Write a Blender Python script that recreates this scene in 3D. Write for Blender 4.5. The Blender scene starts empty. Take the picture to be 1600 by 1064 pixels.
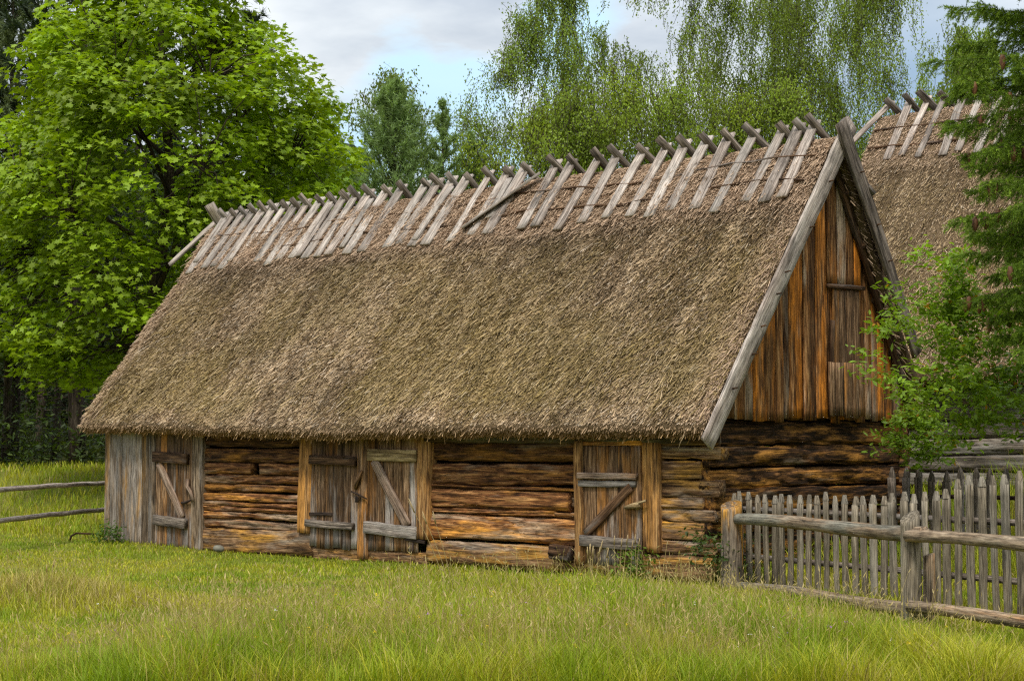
import bpy, math, random
import numpy as np
from mathutils import Vector

rng = np.random.default_rng(7)
random.seed(7)
sc = bpy.context.scene
COL = sc.collection
UP = np.array([0, 0, 1.0])

# ------------------------------------------------------------------ camera numbers
F_PX = 2612.0
PITCH, YAW = 0.0609, 0.758
CAM = np.array([11.354, -15.24, 1.6])


def nrm(v):
    v = np.asarray(v, float)
    return v / (np.linalg.norm(v, axis=-1, keepdims=True) + 1e-12)


# ------------------------------------------------------------------ noise
def _hash(ix, iy, iz, seed):
    h = (ix * 374761393 + iy * 668265263 + iz * 2147483647 + seed * 1274126177) & 0xFFFFFFFF
    h = ((h ^ (h >> 13)) * 1274126177) & 0xFFFFFFFF
    h = (h ^ (h >> 16)) & 0xFFFFFFFF
    return h.astype(np.float64) / 4294967295.0


def vn(P, seed=0):
    P = np.asarray(P, float)
    i = np.floor(P).astype(np.int64)
    f = P - i
    f = f * f * (3 - 2 * f)
    r = 0
    for dx in (0, 1):
        for dy in (0, 1):
            for dz in (0, 1):
                w = (f[..., 0] if dx else 1 - f[..., 0]) * (f[..., 1] if dy else 1 - f[..., 1]) * (f[..., 2] if dz else 1 - f[..., 2])
                r = r + w * _hash(i[..., 0] + dx, i[..., 1] + dy, i[..., 2] + dz, seed)
    return r


def fbm(P, seed=0, o=4):
    P = np.asarray(P, float)
    r, a, t = 0, 1.0, 0
    for k in range(o):
        r = r + a * vn(P * 2 ** k, seed + k * 17)
        t += a
        a *= .5
    return r / t


def sstep(a, b, x):
    t = np.clip((x - a) / (b - a), 0, 1)
    return t * t * (3 - 2 * t)


# ------------------------------------------------------------------ terrain
def gz(x, y):
    x = np.asarray(x, float)
    y = np.asarray(y, float)
    lo = 3.3 - 2.3 * sstep(-4, -12, x)
    z = .95 * sstep(0, 1, (y - lo) / (6.4 - lo))
    z = z + .012 * np.clip(y - 6.4, 0, 60)
    P = np.stack([x * .45, y * .45, x * 0], -1)
    return z + .07 * (fbm(P, 3, 3) - .5)


def at(px, depth):
    x = (px - 800) / F_PX * depth
    X = CAM[0] + x * math.cos(YAW) - depth * math.sin(YAW)
    Y = CAM[1] + x * math.sin(YAW) + depth * math.cos(YAW)
    return np.array([X, Y, float(gz(X, Y))])


# ------------------------------------------------------------------ mesh building
ORIG = {}


class MB:
    """Collects pieces; build() links them as one mesh object."""

    def __init__(self):
        self.v, self.gc, self.tint, self.col = [], [], [], []
        self.f = []          # arrays (n,k)
        self.n = 0

    def add(self, V, faces, gc=None, tint=.5, col=None):
        V = np.asarray(V, float)
        k = len(V)
        self.v.append(V)
        self.gc.append(np.asarray(gc, float) if gc is not None else V.copy())
        self.tint.append(np.full(k, tint) if np.isscalar(tint) else np.asarray(tint, float))
        if col is None:
            col = (.5, .5, .5)
        c = np.asarray(col, float)
        self.col.append(np.tile(c, (k, 1)) if c.ndim == 1 else c)
        for fa in faces:
            fa = np.asarray(fa, np.int64)
            if fa.ndim == 1:
                fa = fa[None]
            if len(fa):
                self.f.append(fa + self.n)
        self.n += k

    def build(self, name, mat, parent=None, smooth=True, origin=None, col=False):
        V = np.concatenate(self.v)
        if origin is None:
            origin = (V.min(0) + V.max(0)) / 2
        origin = np.asarray(origin, float)
        me = bpy.data.meshes.new(name)
        me.vertices.add(len(V))
        me.vertices.foreach_set('co', (V - origin).astype(np.float32).ravel())
        loops = np.concatenate([a.ravel() for a in self.f])
        sizes = np.concatenate([np.full(len(a), a.shape[1]) for a in self.f])
        starts = np.concatenate([[0], np.cumsum(sizes)[:-1]])
        me.loops.add(len(loops))
        me.loops.foreach_set('vertex_index', loops.astype(np.int32))
        me.polygons.add(len(sizes))
        me.polygons.foreach_set('loop_start', starts.astype(np.int32))
        me.update(calc_edges=True)
        if smooth:
            me.polygons.foreach_set('use_smooth', np.ones(len(sizes), bool))
        if col:
            C = np.concatenate(self.col)
            C = np.concatenate([C, np.ones((len(C), 1))], 1)
            a = me.attributes.new('col', 'FLOAT_COLOR', 'POINT')
            a.data.foreach_set('color', C.astype(np.float32).ravel())
        else:
            a = me.attributes.new('gc', 'FLOAT_VECTOR', 'POINT')
            a.data.foreach_set('vector', np.concatenate(self.gc).astype(np.float32).ravel())
            a = me.attributes.new('tint', 'FLOAT', 'POINT')
            a.data.foreach_set('value', np.concatenate(self.tint).astype(np.float32))
        me.materials.append(mat)
        o = bpy.data.objects.new(name, me)
        COL.objects.link(o)
        po = np.zeros(3)
        if parent is not None:
            o.parent = parent
            po = ORIG[parent.name]
        o.location = Vector(origin - po)
        ORIG[o.name] = origin
        return o


def tag(o, label=None, cat=None, group=None, kind=None):
    if label:
        o['label'] = label
    if cat:
        o['category'] = cat
    if group:
        o['group'] = group
    if kind:
        o['kind'] = kind
    return o


def thing(name, label, cat, loc, group=None):
    o = bpy.data.objects.new(name, None)
    o.empty_display_size = .2
    COL.objects.link(o)
    o.location = Vector(loc)
    ORIG[o.name] = np.asarray(loc, float)
    return tag(o, label, cat, group)


def copy_tree(o, loc, scale=1., rz=0., label=None):
    def cp(s, parent):
        c = s.copy()
        COL.objects.link(c)
        if parent is not None:
            c.parent = parent
        for ch in list(s.children):
            cp(ch, c)
        return c
    c = cp(o, None)
    c.location = Vector(loc)
    c.scale = (scale, scale, scale)
    c.rotation_euler = (0, 0, rz)
    if label:
        c['label'] = label
    return c


def board(mb, p0, p1, w, t, wdir, seg=.12, wob=.004, tint=None, taper=(1, 1), rag=.01, nmid=1):
    """A sawn board from p0 to p1, width w along wdir, thickness t."""
    p0, p1 = np.asarray(p0, float), np.asarray(p1, float)
    L = np.linalg.norm(p1 - p0)
    d = (p1 - p0) / L
    wd = np.asarray(wdir, float)
    wd = nrm(wd - d * (wd @ d))
    td = np.cross(d, wd)
    n = max(2, int(L / seg) + 1)
    c = min(.006, t * .25)
    a, b = w / 2, t / 2
    prof = [(-a, -b + c), (-a + c, -b)] + [(x, -b) for x in np.linspace(-a, a, nmid + 2)[1:-1]] + [(a - c, -b), (a, -b + c),
            (a, b - c), (a - c, b)] + [(x, b) for x in np.linspace(a, -a, nmid + 2)[1:-1]] + [(-a + c, b), (-a, b - c)]
    prof = np.array(prof)
    k = len(prof)
    u = np.linspace(0, 1, n)
    tp = taper[0] + (taper[1] - taper[0]) * u
    off = rng.random(3) * 40
    cw = (fbm(np.stack([u * L * 2 + off[0], u * 0 + off[1], u * 0], -1), 5, 3) - .5) * wob * 4
    ct = (fbm(np.stack([u * L * 1.3 + off[1], u * 0 + off[2], u * 0], -1), 9, 3) - .5) * wob * 4
    V = np.zeros((n, k, 3))
    G = np.zeros((n, k, 3))
    V[:] = p0 + d * (u * L)[:, None, None]
    V += wd * ((prof[:, 0] * tp[:, None]) + cw[:, None])[..., None] + td * (prof[None, :, 1] + ct[:, None])[..., None]
    V += (rng.random((n, k, 1)) - .5) * wob * .9 * nrm(wd * prof[:, 0:1] + td * prof[:, 1:2])
    V[0] += d * ((rng.random((k, 1)) - .5) * rag)
    V[-1] += d * ((rng.random((k, 1)) - .5) * rag)
    G[..., 0] = (u * L)[:, None] + off[0]
    G[..., 1] = prof[None, :, 0] + off[1]
    G[..., 2] = prof[None, :, 1] + off[2]
    i = np.arange(n - 1)[:, None] * k
    j = np.arange(k)[None]
    q = np.stack([i + j, i + (j + 1) % k, i + k + (j + 1) % k, i + k + j], -1).reshape(-1, 4)
    caps = [np.arange(k)[::-1], np.arange(k) + (n - 1) * k]
    mb.add(V.reshape(-1, 3), [q] + caps, G.reshape(-1, 3), rng.random() if tint is None else tint)


def log(mb, p0, p1, h, t, seg=.035, tint=None, rough=.014, k=30, sq=3.2, bow=.012):
    """A hewn log: superellipse section, split and eroded along the grain."""
    p0, p1 = np.asarray(p0, float), np.asarray(p1, float)
    L = np.linalg.norm(p1 - p0)
    d = (p1 - p0) / L
    sd = nrm(np.cross(UP, d))
    n = max(3, int(L / seg) + 1)
    u = np.linspace(0, 1, n)
    th = np.linspace(0, 2 * math.pi, k, endpoint=False)
    ex = 2 / sq
    cx = np.sign(np.cos(th)) * np.abs(np.cos(th)) ** ex * t / 2
    cz = np.sign(np.sin(th)) * np.abs(np.sin(th)) ** ex * h / 2
    off = rng.random(3) * 60
    al = u * L
    P = np.stack(np.broadcast_arrays(al[:, None] * 1.3 + off[0], cz[None] * 9 + off[1], cx[None] * 9 + off[2]), -1)
    big = fbm(P, 21, 3) - .5
    P2 = np.stack(np.broadcast_arrays(al[:, None] * 2.2 + off[1], cz[None] * 45 + off[2], cx[None] * 45), -1)
    fine = fbm(P2, 33, 3) - .5
    crack = np.clip(np.abs(fbm(P2 * .42, 41, 3) - .5) * 12, 0, 1)
    disp = big * rough * 2.6 + fine * rough * 1.1 - (1 - crack) * rough * 1.7
    r = np.stack(np.broadcast_arrays(cx[None], cz[None] + 0 * al[:, None]), -1)
    rn = nrm(r)
    hv = 1 + .10 * (fbm(np.stack([al * .9 + off[2], al * 0, al * 0], -1), 8, 2) - .5)
    bz = bow * 2 * (fbm(np.stack([al * .5 + off[0], al * 0 + 9, al * 0], -1), 12, 2) - .5)
    a = r[..., 0] + rn[..., 0] * disp
    b = r[..., 1] * hv[:, None] + rn[..., 1] * disp + bz[:, None]
    V = p0 + d * al[:, None, None] + sd * a[..., None] + UP * b[..., None]
    G = np.stack(np.broadcast_arrays(al[:, None] + off[0], b + off[1], a + off[2]), -1)
    i = np.arange(n - 1)[:, None] * k
    j = np.arange(k)[None]
    q = np.stack([i + j, i + (j + 1) % k, i + k + (j + 1) % k, i + k + j], -1).reshape(-1, 4)
    Vf = V.reshape(-1, 3)
    Gf = G.reshape(-1, 3)
    c0, c1 = V[0].mean(0), V[-1].mean(0)
    m = n * k
    Vf = np.concatenate([Vf, [c0 + d * .006], [c1 - d * .006]])
    Gf = np.concatenate([Gf, [G[0].mean(0)], [G[-1].mean(0)]])
    jj = np.arange(k)
    t0 = np.stack([(jj + 1) % k, jj, np.full(k, m)], -1)
    t1 = np.stack([jj + (n - 1) * k, (jj + 1) % k + (n - 1) * k, np.full(k, m + 1)], -1)
    mb.add(Vf, [q, t0, t1], Gf, rng.random() if tint is None else tint)


def tube(mb, pts, rad, k=7, col=None, rough=0., tint=None, cap=True):
    pts = np.asarray(pts, float)
    n = len(pts)
    rad = np.broadcast_to(np.asarray(rad, float), (n,))
    d = nrm(np.gradient(pts, axis=0))
    ref = np.array([0, 0, 1.0]) if abs(d[0, 2]) < .9 else np.array([1.0, 0, 0])
    a = nrm(np.cross(d, ref))
    b = np.cross(d, a)
    th = np.linspace(0, 2 * math.pi, k, endpoint=False)
    R = rad[:, None] * np.ones(k)
    al = np.concatenate([[0], np.cumsum(np.linalg.norm(np.diff(pts, axis=0), axis=1))])
    off = rng.random(3) * 30
    if rough:
        P = np.stack(np.broadcast_arrays(al[:, None] * 3 + off[0], np.cos(th)[None] * 1.5 + off[1], np.sin(th)[None] * 1.5 + off[2]), -1)
        R = R * (1 + rough * (fbm(P, 4, 3) - .5) * 2)
    V = pts[:, None] + a[:, None] * (np.cos(th) * R)[..., None] + b[:, None] * (np.sin(th) * R)[..., None]
    G = np.stack(np.broadcast_arrays(al[:, None] + off[0], np.cos(th) * R + off[1], np.sin(th) * R + off[2]), -1)
    i = np.arange(n - 1)[:, None] * k
    j = np.arange(k)[None]
    q = np.stack([i + j, i + (j + 1) % k, i + k + (j + 1) % k, i + k + j], -1).reshape(-1, 4)
    fs = [q]
    if cap:
        fs += [np.arange(k)[::-1], np.arange(k) + (n - 1) * k]
    mb.add(V.reshape(-1, 3), fs, G.reshape(-1, 3), rng.random() if tint is None else tint, col)


def scatter(mb, tv, tf, pos, X, Y, Z, sx, sy, cols):
    """Copies a small template (columns along X, Y, normal Z) to every position."""
    tv = np.asarray(tv, float)
    k = len(tv)
    N = len(pos)
    V = pos[:, None] + X[:, None] * (tv[None, :, 0:1] * sx[:, None, None]) + Y[:, None] * (tv[None, :, 1:2] * sy[:, None, None]) + Z[:, None] * (tv[None, :, 2:3] * sx[:, None, None])
    fs = []
    for f in tf:
        f = np.asarray(f)
        fs.append((f[None] + (np.arange(N) * k)[:, None, None]).reshape(-1, f.shape[1]))
    mb.add(V.reshape(-1, 3), fs, np.zeros((N * k, 3)), 0., np.repeat(cols, k, axis=0))


def frames(Z, spin):
    Z = nrm(Z)
    ref = np.where(np.abs(Z[:, 2:3]) < .95, np.array([[0, 0, 1.0]]), np.array([[1.0, 0, 0]]))
    A = nrm(np.cross(ref, Z))
    B = np.cross(Z, A)
    c, s = np.cos(spin)[:, None], np.sin(spin)[:, None]
    return A * c + B * s, B * c - A * s, Z


# ------------------------------------------------------------------ materials
class NT:
    def __init__(self, name):
        self.m = bpy.data.materials.new(name)
        self.m.use_nodes = True
        self.t = self.m.node_tree
        self.t.nodes.clear()
        self.out = self.t.nodes.new('ShaderNodeOutputMaterial')

    def n(self, typ, **kw):
        nd = self.t.nodes.new(typ)
        for k, v in kw.items():
            if k in ('operation', 'blend_type', 'data_type', 'attribute_name', 'feature', 'noise_dimensions', 'distance', 'clamp'):
                setattr(nd, k, v)
        return nd

    def link(self, a, b):
        self.t.links.new(a, b)

    def attr(self, name):
        nd = self.n('ShaderNodeAttribute', attribute_name=name)
        return nd

    def mapping(self, vec, scale, loc=(0, 0, 0)):
        nd = self.n('ShaderNodeMapping')
        nd.inputs['Scale'].default_value = scale
        nd.inputs['Location'].default_value = loc
        self.link(vec, nd.inputs['Vector'])
        return nd.outputs[0]

    def noise(self, vec, scale=1., detail=4., rough=.55, dist=0.):
        nd = self.n('ShaderNodeTexNoise')
        nd.inputs['Scale'].default_value = scale
        nd.inputs['Detail'].default_value = detail
        nd.inputs['Roughness'].default_value = rough
        nd.inputs['Distortion'].default_value = dist
        self.link(vec, nd.inputs['Vector'])
        return nd.outputs[0]

    def ramp(self, fac, stops, interp='LINEAR'):
        nd = self.n('ShaderNodeValToRGB')
        cr = nd.color_ramp
        cr.interpolation = interp
        while len(cr.elements) < len(stops):
            cr.elements.new(.5)
        for e, (p, c) in zip(cr.elements, stops):
            e.position = p
            e.color = (*c, 1) if not np.isscalar(c) else (c, c, c, 1)
        self.link(fac, nd.inputs[0])
        return nd.outputs[0]

    def mix(self, fac, a, b, blend='MIX'):
        nd = self.n('ShaderNodeMix', data_type='RGBA', blend_type=blend)
        for sock, v in ((0, fac), (6, a), (7, b)):
            if hasattr(v, 'is_linked'):
                self.link(v, nd.inputs[sock])
            elif sock == 0:
                nd.inputs[0].default_value = v
            else:
                nd.inputs[sock].default_value = (*v, 1) if not np.isscalar(v) else (v, v, v, 1)
        return nd.outputs[2]

    def math(self, op, a, b=0., clamp=False):
        nd = self.n('ShaderNodeMath', operation=op)
        nd.use_clamp = clamp
        for s, v in ((0, a), (1, b)):
            if hasattr(v, 'is_linked'):
                self.link(v, nd.inputs[s])
            else:
                nd.inputs[s].default_value = v
        return nd.outputs[0]

    def bump(self, h, strength=.5, dist=.01):
        nd = self.n('ShaderNodeBump')
        nd.inputs['Strength'].default_value = strength
        nd.inputs['Distance'].default_value = dist
        self.link(h, nd.inputs['Height'])
        return nd.outputs[0]

    def bsdf(self, col, rough=.85, spec=.25, normal=None):
        nd = self.n('ShaderNodeBsdfPrincipled')
        if hasattr(col, 'is_linked'):
            self.link(col, nd.inputs['Base Color'])
        else:
            nd.inputs['Base Color'].default_value = (*col, 1)
        if hasattr(rough, 'is_linked'):
            self.link(rough, nd.inputs['Roughness'])
        else:
            nd.inputs['Roughness'].default_value = rough
        nd.inputs['Specular IOR Level'].default_value = spec
        if normal is not None:
            self.link(normal, nd.inputs['Normal'])
        return nd.outputs[0]

    def done(self, shader):
        self.link(shader, self.out.inputs[0])
        return self.m


def wood(name, dark, mid, light, accent=None, acc=(.5, .7), grey=None, gr=(.5, .65), var=.5, grain=26., knots=.5, crack=1., gzfade=None, pv=.12):
    """Weathered timber: streaks along the grain (gc.x), accent stains, grey weathering, knots and cracks."""
    m = NT(name)
    gc = m.attr('gc').outputs['Vector']
    tint = m.attr('tint').outputs['Fac']
    g1 = m.noise(m.mapping(gc, (2.0, grain, grain)), 1, 8, .66, .5)
    g2 = m.noise(m.mapping(gc, (7., grain * 2.6, grain * 2.6), (9, 4, 2)), 1, 4, .6, .3)
    dirt = m.noise(m.mapping(gc, (3., 6., 6.), (19, 14, 12)), 1, 5, .65, .2)
    col = m.ramp(g1, [(.35, dark), (.5, mid), (.66, light)])
    if accent is not None:
        b1 = m.noise(m.mapping(gc, (1.1, 7, 7), (3, 7, 1)), 1, 4, .6, .4)
        b1 = m.math('ADD', b1, m.math('MULTIPLY', m.math('SINE', m.math('MULTIPLY', tint, 23.)), .5 * pv))
        f = m.ramp(b1, [(acc[0], 0.), (acc[1], 1.)])
        f = m.math('MULTIPLY', f, m.ramp(g1, [(.25, .25), (.6, 1.)]))
        col = m.mix(f, col, accent)
    if grey is not None:
        b2 = m.noise(m.mapping(gc, (.8, 5, 5), (13, 2, 5)), 1, 4, .6, .3)
        b2 = m.math('ADD', b2, m.math('MULTIPLY', m.math('SINE', m.math('MULTIPLY', tint, 41.)), .5 * pv))
        if gzfade:
            pos = m.n('ShaderNodeNewGeometry').outputs['Position']
            sp = m.n('ShaderNodeSeparateXYZ')
            m.link(pos, sp.inputs[0])
            b2 = m.math('ADD', b2, m.math('MULTIPLY', m.math('SUBTRACT', gzfade[0], sp.outputs[2]), gzfade[1]))
        f = m.ramp(b2, [(gr[0], 0.), (gr[1], 1.)])
        gcol = m.mix(g1, tuple(x * .6 for x in grey), tuple(x * 1.35 for x in grey))
        col = m.mix(f, col, gcol)
    # long dark cracks
    c1 = m.noise(m.mapping(gc, (.5, grain * 1.6, grain * 1.6), (5, 5, 5)), 1, 3, .5, .1)
    cr = m.ramp(m.math('ABSOLUTE', m.math('SUBTRACT', c1, .5)), [(.0, 1 - .8 * crack), (.022, 1.)])
    # blackened patches
    b3 = m.noise(m.mapping(gc, (1.6, 9, 9), (1, 30, 2)), 1, 3, .6, .5)
    bl = m.ramp(b3, [(.3, .35), (.44, 1.)])
    col = m.mix(1., col, cr, 'MULTIPLY')
    col = m.mix(.8, col, bl, 'MULTIPLY')
    if knots:
        vo = m.n('ShaderNodeTexVoronoi', feature='F1')
        m.link(m.mapping(gc, (1.5, 5, 5), (2, 3, 9)), vo.inputs['Vector'])
        kn = m.ramp(vo.outputs['Distance'], [(.05, 1 - knots * .8), (.13, 1.)])
        col = m.mix(1., col, kn, 'MULTIPLY')
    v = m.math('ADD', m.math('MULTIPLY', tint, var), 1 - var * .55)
    vv = m.n('ShaderNodeCombineColor')
    for i in range(3):
        m.link(v, vv.inputs[i])
    col = m.mix(1., col, vv.outputs[0], 'MULTIPLY')
    col = m.mix(1., col, m.ramp(g2, [(.3, .55), (.5, 1.), (.7, 1.35)]), 'MULTIPLY')
    col = m.mix(1., col, m.ramp(dirt, [(.32, .62), (.5, 1.), (.7, 1.2)]), 'MULTIPLY')
    h = m.math('ADD', m.math('MULTIPLY', m.math('ADD', g1, m.math('MULTIPLY', g2, .5)), .6), m.math('MULTIPLY', cr, .7))
    return m.done(m.bsdf(col, .82, .2, m.bump(h, .8, .012)))


def leafmat(name, trans=.35, tcol=(1.25, 1.25, .5), rough=.5, spec=.3):
    m = NT(name)
    c = m.attr('col').outputs['Color']
    tc = m.mix(1., c, tcol, 'MULTIPLY')
    p = m.bsdf(c, rough, spec)
    t = m.n('ShaderNodeBsdfTranslucent')
    m.link(tc, t.inputs['Color'])
    mx = m.n('ShaderNodeMixShader')
    mx.inputs[0].default_value = trans
    m.link(p, mx.inputs[1])
    m.link(t.outputs[0], mx.inputs[2])
    return m.done(mx.outputs[0])


def colmat(name, rough=.9, spec=.15, bump=0.):
    m = NT(name)
    c = m.attr('col').outputs['Color']
    return m.done(m.bsdf(c, rough, spec))


M = {}
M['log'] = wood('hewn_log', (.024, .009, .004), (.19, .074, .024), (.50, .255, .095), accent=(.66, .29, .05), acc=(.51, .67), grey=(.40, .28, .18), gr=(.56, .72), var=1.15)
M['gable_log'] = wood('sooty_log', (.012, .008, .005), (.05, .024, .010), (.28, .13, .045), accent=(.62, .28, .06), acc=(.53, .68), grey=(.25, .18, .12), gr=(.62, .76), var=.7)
M['sill'] = wood('sill_log', (.055, .027, .012), (.24, .128, .058), (.48, .30, .155), accent=(.58, .29, .05), acc=(.50, .64), grey=(.31, .25, .19), gr=(.5, .66), var=.45)
M['plank'] = wood('door_plank', (.040, .021, .010), (.17, .095, .045), (.40, .255, .145), accent=(.36, .155, .035), acc=(.55, .70), grey=(.34, .295, .26), gr=(.52, .67), var=.8, gzfade=(.6, .16), pv=.2)
M['grey_plank'] = wood('grey_plank', (.06, .038, .021), (.20, .14, .088), (.38, .285, .195), accent=(.36, .19, .05), acc=(.55, .68), grey=(.31, .265, .225), gr=(.48, .64), var=.7, pv=.2)
M['gable'] = wood('gable_board', (.020, .008, .004), (.22, .095, .030), (.50, .27, .11), accent=(.74, .245, .022), acc=(.50, .68), grey=(.44, .32, .22), gr=(.56, .70), var=1.0, pv=.26)
M['post'] = wood('post_timber', (.07, .03, .011), (.32, .16, .055), (.54, .32, .13), accent=(.56, .26, .06), acc=(.5, .66), var=.4)
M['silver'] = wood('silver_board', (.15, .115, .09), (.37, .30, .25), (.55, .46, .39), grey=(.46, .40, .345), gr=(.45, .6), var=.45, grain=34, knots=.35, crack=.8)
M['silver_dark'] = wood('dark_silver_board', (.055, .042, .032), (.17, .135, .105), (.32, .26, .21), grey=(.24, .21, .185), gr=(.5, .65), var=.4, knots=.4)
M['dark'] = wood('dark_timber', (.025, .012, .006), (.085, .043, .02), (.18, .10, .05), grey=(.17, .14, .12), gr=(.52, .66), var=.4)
M['pale'] = wood('pale_board', (.13, .08, .035), (.34, .24, .12), (.52, .40, .22), var=.3, crack=.8)
M['brace'] = wood('brace_board', (.14, .09, .06), (.32, .22, .155), (.45, .34, .26), accent=(.42, .22, .10), acc=(.55, .68), var=.3, crack=.8)
M['picket'] = wood('picket_wood', (.085, .066, .043), (.225, .182, .125), (.37, .31, .225), grey=(.27, .235, .18), gr=(.5, .64), var=.45, grain=40, knots=.3, crack=.8)
M['pole'] = wood('pole_wood', (.09, .062, .038), (.27, .195, .125), (.43, .33, .225), accent=(.36, .20, .09), acc=(.56, .7), grey=(.24, .22, .17), gr=(.5, .64), var=.4, crack=.8)
M['peeled'] = wood('peeled_post', (.10, .062, .035), (.25, .175, .115), (.38, .29, .20), accent=(.60, .29, .045), acc=(.49, .57), grey=(.24, .19, .14), gr=(.5, .6), var=.2, crack=.9, gzfade=(.62, .55))
M['barn2'] = wood('grey_log', (.07, .055, .042), (.20, .165, .13), (.33, .285, .235), accent=(.33, .2, .09), acc=(.6, .72), grey=(.28, .255, .22), gr=(.5, .64), var=.5)
M['iron'] = wood('rusty_iron', (.02, .013, .01), (.05, .033, .025), (.10, .065, .045), var=.3)
M['bark'] = wood('bark', (.02, .014, .009), (.06, .043, .028), (.11, .085, .058), var=.3, grain=12, knots=0)
M['birch_bark'] = wood('birch_bark', (.16, .14, .12), (.50, .47, .42), (.68, .65, .60), var=.2, grain=5, knots=.8)
M['straw'] = colmat('thatch_straw', .8, .2)
M['leaf'] = leafmat('broad_leaf', .38)
M['birch_leaf'] = leafmat('birch_leaf', .48)
M['needle'] = leafmat('needle', .3, rough=.6, spec=.2)
M['grass'] = leafmat('grass_blade', .35, (1.15, 1.15, .55), .6, .2)
M['petal'] = leafmat('petal', .3, (1, 1, 1))
M['cone'] = colmat('spruce_cone', .6, .3)


def ground_mat():
    m = NT('meadow_soil')
    pos = m.n('ShaderNodeNewGeometry').outputs['Position']
    n1 = m.noise(pos, .9, 5, .6)
    n2 = m.noise(pos, 14, 5, .7)
    col = m.ramp(n1, [(.3, (.13, .16, .018)), (.5, (.18, .20, .024)), (.68, (.27, .24, .06))])
    col = m.mix(m.ramp(n2, [(.35, 0.), (.7, .75)]), col, (.055, .05, .014))
    sp = m.n('ShaderNodeSeparateXYZ')
    m.link(pos, sp.inputs[0])
    # needle litter under the wood behind the barn
    f = m.ramp(m.math('MULTIPLY', m.math('SUBTRACT', m.math('ADD', sp.outputs[1], m.math('MULTIPLY', n1, 3.)), 6.4), .3, True), [(0., 0.), (1., 1.)])
    col = m.mix(f, col, m.ramp(n2, [(.3, (.03, .028, .01)), (.7, (.06, .052, .016))]))
    return m.done(m.bsdf(col, .95, .1, m.bump(n2, .6, .03)))


M['ground'] = ground_mat()


def stone_mat():
    m = NT('field_stone')
    gc = m.attr('gc').outputs['Vector']
    n1 = m.noise(gc, 9, 6, .6)
    return m.done(m.bsdf(m.ramp(n1, [(.3, (.11, .105, .08)), (.7, (.28, .26, .20))]), .9, .2, m.bump(n1, .5, .02)))


M['stone'] = stone_mat()

# ------------------------------------------------------------------ ground sheet
gx = np.unique(np.concatenate([-np.geomspace(34, 900, 22)[::-1], np.arange(-34, 22, .5), np.geomspace(22, 900, 22)]))
gy = np.unique(np.concatenate([-np.geomspace(24, 600, 14)[::-1], np.arange(-24, 16, .4), np.geomspace(16, 1500, 26)]))
XX, YY = np.meshgrid(gx, gy, indexing='ij')
V = np.stack([XX, YY, gz(XX, YY)], -1).reshape(-1, 3)
ny = len(gy)
i = np.arange(len(gx) - 1)[:, None] * ny
j = np.arange(ny - 1)[None]
mb = MB()
mb.add(V, [np.stack([i + j, i + ny + j, i + ny + j + 1, i + j + 1], -1).reshape(-1, 4)])
tag(mb.build('ground', M['ground'], origin=(0, 0, 0)), kind='structure')

# ------------------------------------------------------------------ thatched barn
RY, RZ = 2.38, 5.43           # ridge
EF, EB = 2.79, 2.20           # horizontal runs, front and back
RISE = 3.624
XL, XR = -12.42, .23
S_LIGHT = np.array([.47, .375, .255])
S_MID = np.array([.355, .27, .18])
S_DARK = np.array([.13, .095, .055])
S_MOSS = np.array([.255, .205, .070])
S_GREY = np.array([.42, .37, .30])
S_TAN = np.array([.47, .36, .265])


for _c in (S_LIGHT, S_MID, S_DARK, S_MOSS, S_TAN, S_GREY):
    _c *= np.array([1.10, 1.0, .89])


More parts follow.
